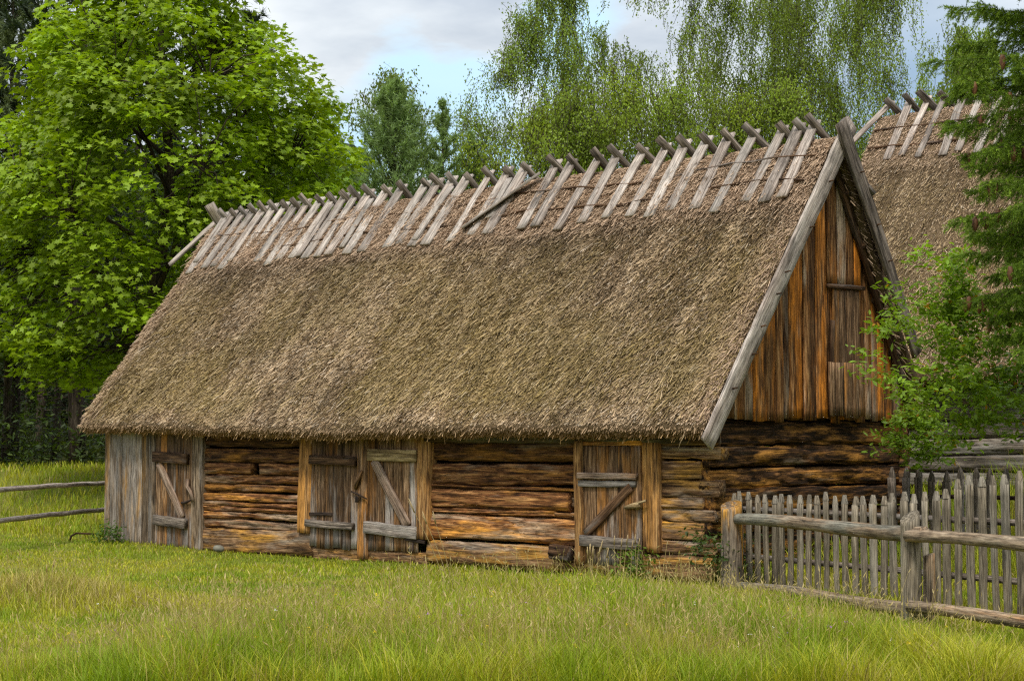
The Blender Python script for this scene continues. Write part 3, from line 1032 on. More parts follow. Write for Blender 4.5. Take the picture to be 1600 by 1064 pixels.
while x < 9.8:
    ridge_pair(x, barn2, B2[1], B2[2], RUN2, RISE2, RUN2, RISE2, 1.25, w=random.uniform(.10, .15), skew=-.75 if k == 0 else random.uniform(-.12, .02), stub=.24)
    x += random.uniform(.27, .34)
    k += 1
for kk in (.085, .16):
    pts = []
    for x in np.linspace(B2[0], 9.8, 30):
        L = math.hypot(RUN2, RISE2)
        pts.append((x, B2[1] - kk * RUN2 - .06 * RISE2 / L, B2[2] - kk * RISE2 + .06 * RUN2 / L + random.uniform(-.015, .015)))
    rodpart('ridge_pole', pts, .02, M['dark'], barn2, 6)

barn2.rotation_euler = (0, 0, .10)
barn2.location = Vector((3.0, 9.1, .95))

# ------------------------------------------------------------------ fences
def picket(mb, x, y, z0, z1, w, t, lean=(0, 0)):
    d = np.array([1.0, -.36, 0])
    d = d / np.linalg.norm(d)
    n_ = np.array([d[1], -d[0], 0])
    a = np.array([x, y, z0])
    b = np.array([x + lean[0], y + lean[1], z1 - .09])
    board(mb, a, b, w, t, d, seg=.1, wob=.006, rag=0)
    tip = b + (b - a) / np.linalg.norm(b - a) * .09
    w2, t2 = w * .5 * .98, t * .5
    V = [b - d * w2 - n_ * t2, b + d * w2 - n_ * t2, b + d * w2 + n_ * t2, b - d * w2 + n_ * t2,
         tip - d * w2 * .3 - n_ * t2 * .9, tip + d * w2 * .3 - n_ * t2 * .9, tip + d * w2 * .3 + n_ * t2 * .9, tip - d * w2 * .3 + n_ * t2 * .9]
    V = np.array(V)
    V[:, :2] += 0
    off = rng.random(3) * 30
    G = np.stack([V[:, 2], V[:, 0], V[:, 1]], -1) + off
    mb.add(V, [[[0, 1, 5, 4], [1, 2, 6, 5], [2, 3, 7, 6], [3, 0, 4, 7], [4, 5, 6, 7]]], G, .5)


pf = thing('picket_fence', 'grey-brown pointed picket fence running right from the barn corner', 'fence', (2.2, -.55, 0))
P0, P1 = np.array([.22, .14]), np.array([4.41, -1.33])
Lp = np.linalg.norm(P1 - P0)
u = 0.
k = 0
while u < Lp + .9:
    p = P0 + (P1 - P0) * u / Lp
    z0 = float(gz(p[0], p[1])) - .02
    ht = np.interp(u, [0, 2.4, 3.4, 3.75, 5], [1.04, 1.09, 1.14, 1.30, 1.36]) + random.uniform(-.03, .025)
    mb = MB()
    picket(mb, p[0], p[1], z0, ht, random.uniform(.068, .10), random.uniform(.025, .035), (random.uniform(-.022, .02), random.uniform(-.015, .015)))
    mb.build('picket', M['picket'], pf)
    u += random.uniform(.138, .162)
    k += 1
d2_ = np.append((P1 - P0) / Lp, 0)
n2_ = np.array([-d2_[1], d2_[0], 0])
for z in (.34, .86):
    mb = MB()
    a = np.append(P0, z) + n2_ * .045
    b = np.append(P0, z + .03) + d2_ * (Lp + .95) + n2_ * .045
    tube(mb, [a + (b - a) * t for t in np.linspace(0, 1, 12)], .032, 7, rough=.1)
    mb.build('rail', M['silver_dark'], pf)

df_ = thing('picket_fence', 'dark brown picket fence in the shade behind the sapling', 'fence', (2.4, 3.5, .05))
x = .25
while x < 5.6:
    y = 3.5 + .02 * math.sin(x * 3)
    mb = MB()
    z0 = float(gz(x, y)) - .03
    board(mb, (x, y, z0), (x + random.uniform(-.02, .02), y, 1.14 + random.uniform(-.03, .03)), random.uniform(.085, .115), .03, (1, 0, 0), rag=0, taper=(1, 1))
    zt = mb.v[-1][:, 2].max()
    xx = mb.v[-1][-6:, 0].mean()
    w2 = .045
    V = np.array([(xx - w2, y - .014, zt), (xx + w2, y - .014, zt), (xx + w2, y + .014, zt), (xx - w2, y + .014, zt), (xx - .008, y - .012, zt + .13), (xx + .008, y - .012, zt + .13), (xx + .008, y + .012, zt + .13), (xx - .008, y + .012, zt + .13),
                  (xx - w2 * .75, y - .014, zt + .06), (xx + w2 * .75, y - .014, zt + .06), (xx + w2 * .75, y + .014, zt + .06), (xx - w2 * .75, y + .014, zt + .06)])
    mb.add(V, [[[0, 1, 9, 8], [1, 2, 10, 9], [2, 3, 11, 10], [3, 0, 8, 11], [8, 9, 5, 4], [9, 10, 6, 5], [10, 11, 7, 6], [11, 8, 4, 7], [4, 5, 6, 7]]], V[:, [2, 0, 1]] + rng.random(3) * 20, .3)
    mb.build('picket', M['silver_dark'], df_)
    x += random.uniform(.175, .205)
for z in (.42, .93):
    mb = MB()
    tube(mb, [(xx, 3.56, z + random.uniform(-.01, .01)) for xx in np.linspace(.2, 5.7, 12)], .03, 6, rough=.1)
    mb.build('rail', M['dark'], df_)

# rail fence in front
rf = thing('rail_fence', 'round pole rail fence with stripped orange corner post at the barn corner', 'fence', (2.2, -1.2, 0))
W1, W2 = np.array([.47, -.26]), np.array([3.75, -2.13])
dW = W2 - W1
W3 = W2 + dW * .95


def rpost(p, r, h, name, mat, slant, flare=1.1, label=None):
    mb = MB()
    zz = np.linspace(-.1, h, 14)
    pts = np.array([(p[0] + .01 * math.sin(z * 3), p[1], z) for z in zz])
    tube(mb, pts, np.linspace(r * flare, r, 14), 16, rough=.06, tint=.6)
    v = mb.v[-1]
    top = v[-16:]
    top[:, 2] += (top[:, 0] - p[0]) * slant[0] + (top[:, 1] - p[1]) * slant[1]
    o = mb.build(name, M[mat], rf)
    if label:
        o['label'] = label
    return o


rpost(W1, .115, .92, 'post', 'peeled', (-.1, .42), label='thick corner post with bark stripped to orange wood')
rpost(W2, .085, .95, 'post', 'picket', (.15, .65))
rpost(W2 + np.array([.12, .10]), .05, .62, 'post', 'pole', (.2, .2))
rpost(W3, .09, .95, 'post', 'pole', (.3, .4))
fr = nrm(np.array([-dW[1], dW[0]])) * -1     # towards the camera


def rrail(a, za, b, zb_, r, o, ext=(0., 0.)):
    mb = MB()
    d = b - a
    a2, b2 = a - d * ext[0], b + d * ext[1]
    pts = [np.array([*(a2 + (b2 - a2) * t + fr * o), za + (zb_ - za) * t + .02 * math.sin(t * 5 + za * 9)]) for t in np.linspace(0, 1, 26)]
    tube(mb, pts, np.linspace(r * .92, r * 1.08, 26), 12, rough=.12)
    mb.build('rail', M['pole'], rf)


rrail(W1, .76, W2, .82, .066, -.03, (-.02, .05))
rrail(W2, .775, W3, .86, .056, .06, (-.02, .05))
rrail(W1, .03, W2, .165, .06, -.03, (-.02, .06))
rrail(W2, .16, W3, .31, .055, .05, (-.02, .05))

lf = thing('rail_fence', 'weathered two-pole rail fence across the meadow left of the barn', 'fence', (-11.5, -1.8, 0))
A0, A1 = np.array([-10.91, -2.59]), np.array([-13.52, .86])
dA = A1 - A0
for z, r in ((.91, .04), (.46, .04)):
    mb = MB()
    pts = [np.array([*(A0 + dA * t), z + .008 * math.sin(t * 4) + .004 * math.sin(t * 19)]) for t in np.linspace(-.75, 1.15, 40)]
    tube(mb, pts, r, 9, rough=.15)
    mb.build('rail', M['silver'], lf)
for t in (-.7, 1.12):
    q = A0 + dA * t
    mb = MB()
    tube(mb, [(q[0], q[1] + .09, z) for z in np.linspace(-.1, 1.08, 8)], .07, 10, rough=.08)
    mb.build('post', M['pole'], lf)

# ------------------------------------------------------------------ trees
def curve(p0, d0, L, n=8, bend=(0, 0, 0), wig=.1):
    """A limb: starts at p0 along d0, bends steadily toward bend."""
    p = np.asarray(p0, float)
    d = nrm(d0)
    pts = [p.copy()]
    for k in range(n):
        d = nrm(d + np.asarray(bend) / n + rng.normal(0, wig / math.sqrt(n), 3))
        p = p + d * L / n
        pts.append(p.copy())
    return np.array(pts)


def shade(base, N, j=.25, yel=.15):
    r = rng.random((N, 1))
    c = np.asarray(base)[None] * (1 - j + 2 * j * r)
    y = rng.random((N, 1)) * yel
    c = c * (1 - y) + np.array([[.30, .30, .03]]) * y
    return c


# maple leaf outline (fan about the centre)
_ml = [(0, -.5), (.20, -.30), (.50, -.38), (.34, -.08), (.62, .20), (.24, .18), (0, .62), (-.24, .18), (-.62, .20), (-.34, -.08), (-.50, -.38), (-.20, -.30)]
MAPLE_V = np.array([(0, 0, .03)] + [(a, b, -.05 if abs(a) > .4 else 0) for a, b in _ml])
MAPLE_F = [np.array([[0, 1 + k, 1 + (k + 1) % 12] for k in range(12)])]
OVAL_V = np.array([(0, -.5, 0), (.24, -.1, .05), (.17, .3, .02), (0, .55, -.04), (-.17, .3, .02), (-.24, -.1, .05)])
OVAL_F = [np.array([[0, 1, 2, 3], [0, 3, 4, 5]])]
DIA_V = np.array([(0, -.5, 0), (.38, -.05, .04), (0, .6, 0), (-.38, -.05, .04)])
DIA_F = [np.array([[0, 1, 2, 3]])]


def broad_tree(name, label, base, H, cb, radius, n_spray, per, leaf, colr, group, lobes=(), tv=MAPLE_V, tf=MAPLE_F, spray_r=.62, flat=.16, trunk_r=.17, mat='leaf', wscale=1., limbs=14, shell=.45, yel=.22, squash=1., lmin=.25, drop=(.0, .0)):
    t = thing(name, label, 'tree', base, group)
    base = np.asarray(base, float)
    tb = MB()
    top = base + np.array([0, 0, cb + (H - cb) * .80])
    tp = np.array([base + np.array([.12 * math.sin(z * 1.3), .12 * math.cos(z * .9) - .12, z - .15]) for z in np.linspace(0, top[2] - base[2], 14)])
    tube(tb, tp, np.linspace(trunk_r, trunk_r * .2, 14), 10, rough=.08)
    # crown sample: height fraction and radius profile
    S = []
    while len(S) < n_spray:
        h = rng.random()
        pr = radius(h)
        if rng.random() > pr + .12:
            continue
        az = rng.random() * 2 * math.pi
        q = pr * (shell + (1 - shell) * math.sqrt(rng.random()))
        q *= 1 + .22 * (vn(np.array([[math.cos(az) * 1.8, math.sin(az) * 1.8, h * 6]]), 71)[0] - .5) * 2
        p = base + np.array([math.cos(az) * q * wscale, math.sin(az) * q * wscale * squash, cb + h * (H - cb)])
        S.append((p, az, q, h))
    # limbs
    LP, LR = [], []
    for k in range(limbs):
        h = .02 + .75 * k / limbs
        z = cb * .75 + (H - cb) * h * .85
        az = k * 2.4 + rng.random() * .5
        p0 = np.array([np.interp(base[2] + z, tp[:, 2], tp[:, 0]), np.interp(base[2] + z, tp[:, 2], tp[:, 1]), base[2] + z])
        L = max(.5, radius(min(.98, h + .1)) * wscale * .95)
        pts = curve(p0, (math.cos(az), math.sin(az), .75), L, 9, (0, 0, .15), .25)
        r0 = trunk_r * .42 * (1 - h * .6)
        tube(tb, pts, np.linspace(r0, r0 * .25, len(pts)), 6, rough=.05)
        LP.append(pts)
    allp = np.concatenate(LP + [tp[6:]])
    for p, az, q, h in S:
        dd = np.linalg.norm(allp - p - np.array([0, 0, -.3]), axis=1)
        a = allp[dd.argmin()]
        m_ = (a + p) / 2 + rng.normal(0, .08, 3) + np.array([0, 0, .05])
        tube(tb, [a, m_, p], [.022 * trunk_r / .17, .014, .006], 4, cap=False)
    tb.build('trunk', M['bark'], t)
    # leaves
    lb = MB()
    Ps, Ns, Cs, Sz = [], [], [], []
    for p, az, q, h in S:
        n_ = int(per * rng.uniform(.6, 1.3))
        out = np.array([math.cos(az), math.sin(az), 0])
        tilt = rng.normal(.22, .16)
        nz = nrm(UP + out * tilt + rng.normal(0, .10, 3))
        sr = spray_r * rng.uniform(.65, 1.25)
        rr = sr * np.sqrt(rng.random(n_))
        an = rng.random(n_) * 2 * math.pi
        A, B, _ = frames(nz[None], np.zeros(1))
        A, B = A[0], B[0]
        hgt = rng.normal(0, flat, n_) * sr - .35 * rr ** 2 / sr
        pos = p + A * (np.cos(an) * rr)[:, None] + B * (np.sin(an) * rr)[:, None] + nz * hgt[:, None]
        Ps.append(pos)
        Ns.append(nrm(nz + rng.normal(0, .38, (n_, 3)) + (pos - p) * .35))
        br = rng.uniform(.62, 1.25)
        Cs.append(shade(np.asarray(colr) * br, n_, .25, yel))
        Sz.append(rng.uniform(.65, 1.15, n_) * leaf)
    P, Nn, C, Z = map(np.concatenate, (Ps, Ns, Cs, Sz))
    X, Y, Zv = frames(Nn, rng.random(len(P)) * 6.28)
    scatter(lb, tv, tf, P, X, Y, Zv, Z, Z, C)
    lb.build('crown', M[mat], t, smooth=False, col=True)
    return t


MAPLE_G = 'broadleaf trees behind the barn'


def maple_r(h):
    return float(np.interp(h, [0, .06, .2, .4, .6, .75, .88, 1], [.55, .86, 1., .90, .70, .40, .17, .03]))


broad_tree('maple_tree', 'big bright green maple with layered leaves filling the sky left of the barn', at(258, 34.5), 13.6, 2.2, maple_r, 640, 100, .138, (.24, .365, .010), None, wscale=3.95, spray_r=.66, shell=.35, limbs=18, trunk_r=.2)
broad_tree('maple_tree', 'smaller light green maple behind the right side of the big one', at(492, 40), 9.6, 2., maple_r, 170, 60, .16, (.17, .31, .02), None, wscale=2.0, spray_r=.55, shell=.3, limbs=10)
broad_tree('maple_tree', 'dark green maple deep in the wood at the left edge of the picture', at(-60, 44), 9.0, 3., maple_r, 160, 60, .18, (.05, .11, .012), None, wscale=3.0, spray_r=.7, shell=.3, limbs=10)


def birch_tree(name, label, base, H, cb, R, n_limb, n_strand, droop, colr, leaf=.06, trunk_r=.13, lean=(0, 0), up=1.0, prof=None, spacing=.027, clump=0., group=None, mistletoe=None, trunk=None):
    t = thing(name, label, 'tree', base, group)
    base = np.asarray(base, float)
    prof = prof or (lambda h: float(np.interp(h, [0, .15, .45, .8, 1], [.7, .95, 1., .55, .12])))
    tb = MB()
    zs = np.linspace(-.15, H * .97, 18)
    ph = rng.random() * 6
    tp = np.array([base + np.array([lean[0] * (z / H) ** 1.4 + .12 * math.sin(z * .7 + ph), lean[1] * (z / H) ** 1.4 + .12 * math.cos(z * .6 + ph), z]) for z in zs])
    tube(tb, tp, np.linspace(trunk_r, .015, 18), 9, rough=.06)
    sites = []
    for k in range(n_limb):
        h = (k + rng.random()) / n_limb
        z = cb + (H * .94 - cb) * h
        az = k * 2.399 + rng.normal(0, .3)
        p0 = np.array([np.interp(z, zs, tp[:, 0]), np.interp(z, zs, tp[:, 1]), base[2] + z])
        L = R * prof(h) * rng.uniform(.55, 1.35)
        d0 = np.array([math.cos(az), math.sin(az), up + .5 * h])
        pts = curve(p0, d0, L * 1.25, 9, (math.cos(az) * .25, math.sin(az) * .25, -.75 * droop), .25)
        tube(tb, pts, np.linspace(trunk_r * .32 * (1 - .6 * h), .006, 10), 5, cap=False)
        for q in pts[3:]:
            sites.append(q)
        for m_ in range(3):
            s = pts[rng.integers(3, 9)]
            sp = curve(s, nrm(rng.normal(0, 1, 3) + np.array([math.cos(az), math.sin(az), .4])), L * .45, 5, (0, 0, -.6 * droop), .3)
            tube(tb, sp, np.linspace(.012, .004, 6), 4, cap=False)
            sites += list(sp[2:])
    sites = np.array(sites)
    tb.build('trunk', M[trunk or 'birch_bark'], t)
    lb = MB()
    Ps, Dn, Cs = [], [], []
    fs_ = 9 if droop > .9 else 5
    idx = np.repeat(rng.integers(0, len(sites), max(1, n_strand // fs_)), fs_)
    fam = {}
    for q_, s in zip(idx, sites[idx]):
        f_ = fam.setdefault(int(q_), (rng.uniform(.4, 1.), rng.normal(0, 1, 3), rng.uniform(.75, 1.25)))
        s = s + rng.normal(0, .13 + clump * .72, 3)
        L = f_[0] * rng.uniform(.6, 1.15) * (.5 + 1.5 * droop)
        n_ = max(4, int(L / spacing))
        u = np.linspace(0, 1, n_)
        o = nrm((f_[1] + rng.normal(0, .5, 3)) * np.array([1, 1, .5]))
        sp = .25 + .35 * (1 - min(droop, 1))
        pos = s + o * (sp * (1 - np.exp(-u * 3)))[:, None] * L * .6 + np.outer(u ** 1.2 * L, [0, 0, -1.0 * min(1, .25 + droop)]) + rng.normal(0, .03 + clump * .7, (n_, 3))
        rb = pos[::4] if n_ > 8 else pos[::3]
        if len(rb) > 1:
            w_ = np.array([[.004, .004, 0]])
            Vr = np.stack([rb - w_, rb + w_], 1).reshape(-1, 3)
            ii_ = np.arange(len(rb) - 1)[:, None] * 2
            lb.add(Vr, [ii_ + np.array([0, 1, 3, 2])], None, .4, np.array([.06, .045, .03]))
        Ps.append(pos)
        Dn.append(np.tile(np.array([0, 0, -.9]), (n_, 1)) + rng.normal(0, .5, (n_, 3)))
        Cs.append(shade(np.asarray(colr) * f_[2], n_, .28, .18))
    P, D, C = map(np.concatenate, (Ps, Dn, Cs))
    Yv = nrm(D)
    Zv = nrm(np.cross(Yv, rng.normal(0, 1, (len(P), 3))) + np.array([0, 0, .5]))
    Xv = nrm(np.cross(Yv, Zv))
    Zv = np.cross(Xv, Yv)
    sz = rng.uniform(.7, 1.3, len(P)) * leaf
    scatter(lb, DIA_V, DIA_F, P, Xv, Yv, Zv, sz, sz * 1.25, C)
    lb.build('crown', M['birch_leaf'], t, smooth=False, col=True)
    if mistletoe is not None:
        mt = MB()
        c = np.asarray(mistletoe, float)
        N = 900
        d = nrm(rng.normal(0, 1, (N, 3)))
        pos = c + d * (rng.random(N) ** .4)[:, None] * .34
        X, Y, Z = frames(nrm(d + rng.normal(0, .7, (N, 3))), rng.random(N) * 6.28)
        s_ = rng.uniform(.05, .08, N)
        scatter(mt, OVAL_V, OVAL_F, pos, X, Y, Z, s_ * .7, s_, shade((.09, .12, .012), N, .3, .2))
        mt.build('mistletoe', M['leaf'], t, smooth=False, col=True)
    return t


BG = 'birches behind the barn'
GB = (.27, .375, .045)
GD = (.16, .23, .045)
birch_tree('birch_tree', 'slim dark birch rising behind the bluish pine', at(622, 49), 12.1, 4, 1.7, 24, 520, .3, GD, .072, .10, group=BG, clump=.12)
b = at(800, 46)
birch_tree('birch_tree', 'open birch with a mistletoe ball, left of the tall weeping birches', b, 13.0, 4.5, 2.3, 30, 760, .42, (.22, .32, .05), .052, .12, lean=(.3, .2), group=BG, clump=.10, mistletoe=at(790, 45.6) * [1, 1, 0] + [0, 0, 11.6])
birch_tree('birch_tree', 'leaning slender birch with a drooping top beside the open one', at(948, 47), 15.2, 4, 2.0, 28, 1200, .75, (.215, .31, .05), .051, .13, lean=(-1.1, -.9), group=BG)
birch_tree('birch_tree', 'tallest weeping birch with white trunk and hanging curtains of leaves', at(1135, 46), 17.5, 4, 3.0, 60, 2000, 1.2, (.24, .33, .048), .05, .17, lean=(.5, .4), clump=.05, group=BG, prof=lambda h: float(np.interp(h, [0, .2, .6, .85, 1], [.7, .95, 1., .8, .4])))
birch_tree('birch_tree', 'weeping birch arching out to the right beside the second roof', at(1285, 47), 14.6, 5, 2.6, 38, 1500, 1.2, (.24, .335, .048), .05, .14, lean=(.35, .4), clump=.05, group=BG, prof=lambda h: float(np.interp(h, [0, .2, .6, .9, 1], [.7, .9, 1., .75, .5])))
birch_tree('birch_tree', 'weeping birch showing behind the spruce above the second roof', at(1535, 52), 14.2, 5, 2.2, 26, 1000, 1.2, (.22, .32, .048), .068, .14, group=BG)
yb = [(842, 43, 9.6, 'young light green birch just behind the middle of the ridge'), (905, 42, 9.9, 'bushy yellow green birch below the leaning slender one'), (985, 43, 10.4, 'young birch below the left side of the tallest weeping birch'),
      (1065, 42, 9.9, 'low light green birch in front of the white trunk'), (1150, 43, 9.8, 'bushy young birch over the right part of the ridge'), (1225, 43, 10.1, 'young birch behind the last ridge boards on the right'), (765, 44, 8.4, 'lowest young birch by the two small pines')]
for k, (px, d, H, lb_) in enumerate(yb):
    birch_tree('birch_tree', lb_, at(px, d), H, 3.2, 1.6, 22, 680, .30, GB if k % 2 else (.30, .40, .038), .054, .08, group='young birches behind the ridge', clump=.15, up=1.2, trunk='bark')


def pine_tree(name, label, base, H, cb, R, colr, nw=16, per=6, tuft=22, nl=.11, nw_=.007, group=None, trunk_r=.13, shape=None, droop=.0, dead=0, spacing=.2, sub=3):
    t = thing(name, label, 'tree', base, group)
    base = np.asarray(base, float)
    shape = shape or (lambda h: (1 - h) ** .75 * .95 + .05)
    tb = MB()
    zs = np.linspace(-.15, H, 16)
    ph = rng.random() * 6
    tp = np.array([base + np.array([.08 * math.sin(z * .5 + ph), .08 * math.cos(z * .6 + ph), z]) for z in zs])
    tube(tb, tp, np.linspace(trunk_r, .012, 16), 9, rough=.06)
    for k in range(dead):
        z = rng.uniform(1.2, cb)
        az = rng.random() * 6.28
        pts = curve(base + [0, 0, z], (math.cos(az), math.sin(az), rng.uniform(-.3, .2)), rng.uniform(.6, 2.), 6, (0, 0, -.2), .35)
        tube(tb, pts, np.linspace(.022, .005, 7), 4, cap=False)
    tips, dirs = [], []
    for w in range(nw):
        h = w / (nw - 1)
        z = cb + (H - cb) * h
        n_ = max(3, int(per * rng.uniform(.8, 1.2)))
        for k in range(n_):
            az = k * 6.28 / n_ + w * .8 + rng.normal(0, .25)
            L = R * shape(h) * rng.uniform(.7, 1.15)
            p0 = np.array([np.interp(z, zs, tp[:, 0]), np.interp(z, zs, tp[:, 1]), base[2] + z + rng.normal(0, .08)])
            pts = curve(p0, (math.cos(az), math.sin(az), .35 + .7 * h - droop), L, 8, (0, 0, .55 - droop * .6), .2)
            tube(tb, pts, np.linspace(.012 + .02 * (1 - h), .004, 9), 4, cap=False)
            for q in range(3, 9):
                d = nrm(pts[q] - pts[q - 1])
                tips.append(pts[q])
                dirs.append(d)
                for s in range(sub):
                    dd = nrm(d + rng.normal(0, .75, 3) + [0, 0, .15])
                    tips.append(pts[q] + dd * rng.uniform(.08, .28) * min(1, L))
                    dirs.append(dd)
        tips.append(tp[-1])
        dirs.append(UP)
    tb.build('trunk', M['bark'], t)
    T, D = np.array(tips), np.array(dirs)
    N = len(T)
    P = np.repeat(T, tuft, 0)
    dd = np.repeat(D, tuft, 0)
    Y = nrm(dd * .9 + rng.normal(0, .62, (N * tuft, 3)))
    P = P - dd * (rng.random((N * tuft, 1)) * .16)
    Z = nrm(np.cross(Y, rng.normal(0, 1, (N * tuft, 3))))
    X = np.cross(Y, Z)
    s = rng.uniform(.7, 1.2, N * tuft)
    C = np.repeat(np.asarray(colr)[None] * rng.uniform(.7, 1.25, (N, 1)), tuft, 0) * rng.uniform(.75, 1.25, (N * tuft, 1))
    nb = MB()
    scatter(nb, [(-1, 0, 0), (1, 0, 0), (0, 1, 0)], [np.array([[0, 1, 2]])], P, X, Y, Z, s * nw_, s * nl, C)
    nb.build('crown', M['needle'], t, smooth=False, col=True)
    return t


PG = 'pines behind the barn'
pine_tree('pine_tree', 'bushy blue-green pine behind the left half of the ridge', at(612, 43), 9.7, 2., 3.5, (.23, .33, .115), 26, 9, 12, .15, .010, group=PG, shape=lambda h: (1 - h) ** .8 * .95 + .05)
pine_tree('pine_tree', 'thin young pine with a spiky leader right of the bushy pine', at(692, 43), 9.3, 3., 1.75, (.24, .34, .12), 17, 5, 20, .13, .009, group=PG, sub=2)
pine_tree('pine_tree', 'short young pine just right of the thin spiky one', at(738, 44), 8.6, 3., 1.7, (.25, .35, .12), 15, 5, 20, .13, .009, group=PG, sub=2)
pine_tree('pine_tree', 'low dark pine between the light maple and the bushy pine', at(560, 45), 8.4, 2.4, 1.9, (.20, .29, .11), 15, 6, 18, .14, .010, group=PG)
pine_tree('pine_tree', 'tall grey-green pine at the left edge beside the maple', at(8, 46), 14.4, 2.5, 2.3, (.17, .215, .10), 26, 6, 18, .17, .011, droop=.35, shape=lambda h: (1 - h) ** .6 * .9 + .08)
pine_tree('pine_tree', 'pine with a bare reddish top branch above the maple', at(88, 50), 15.2, 4, 1.6, (.13, .165, .075), 18, 5, 16, .15, .011)

# the dark wood at the left: individual trunks
fw_ = pine_tree('forest_tree', 'x', np.array([0, 0, 0.]), 15, 3.6, 2.6, (.030, .048, .020), 15, 5, 12, .26, .022, trunk_r=.19, dead=16, droop=.25, shape=lambda h: (1 - h) ** .5 * .9 + .1, sub=2)
fw2 = pine_tree('forest_tree', 'x', np.array([0, 0, 0.]), 12, 1.2, 2.3, (.035, .055, .022), 15, 6, 12, .24, .02, trunk_r=.14, dead=6, droop=.2, sub=2)
WL = [(118, 44, 0, 1.25, 'thickest dark trunk in the wood, just left of the barn roof'), (18, 47, 0, 1., 'dark pine trunk near the left picture edge behind the rails'), (66, 55, 0, .95, 'slim dark pine deep in the wood left of the thickest trunk'),
      (-70, 46, 0, 1.05, 'dark pine standing out beyond the left picture edge'), (150, 58, 0, 1., 'dark pine half hidden by the lower corner of the thatch'), (215, 52, 0, 1.1, 'dark pine behind the maple trunk'), (300, 55, 0, 1.05, 'dark pine behind the right side of the big maple'),
      (385, 57, 0, 1., 'dark pine between the two maples'), (-20, 62, 0, 1.1, 'farthest dark pine at the left picture edge'), (42, 66, 1, 1.1, 'dense low pine at the back of the wood on the left'), (96, 68, 1, 1.1, 'dense low pine behind the thickest trunk'),
      (180, 66, 1, 1.15, 'dense dark pine behind the thatch corner'), (262, 68, 1, 1.2, 'dense dark pine behind the big maple crown'), (345, 66, 1, 1.1, 'dense dark pine behind the left end of the ridge'), (440, 64, 1, 1.05, 'dense dark pine behind the light maple'),
      (-110, 60, 1, 1.2, 'dense low pine out beyond the left picture edge'), (530, 62, 1, .9, 'dense dark pine behind the low dark pine'), (-160, 52, 0, 1., 'dark pine far out beyond the left rails')]
used = [False, False]
protos = (fw_, fw2)
for k, (px, d, w, s, lb_) in enumerate(WL):
    loc = at(px, d)
    if not used[w]:
        o = protos[w]
        used[w] = True
        o.location = Vector(loc)
        o.scale = (s, s, s)
        o['label'] = lb_
    else:
        o = copy_tree(protos[w], loc, s, k * 1.7, lb_)
    o['group'] = 'dark pines of the wood on the left'

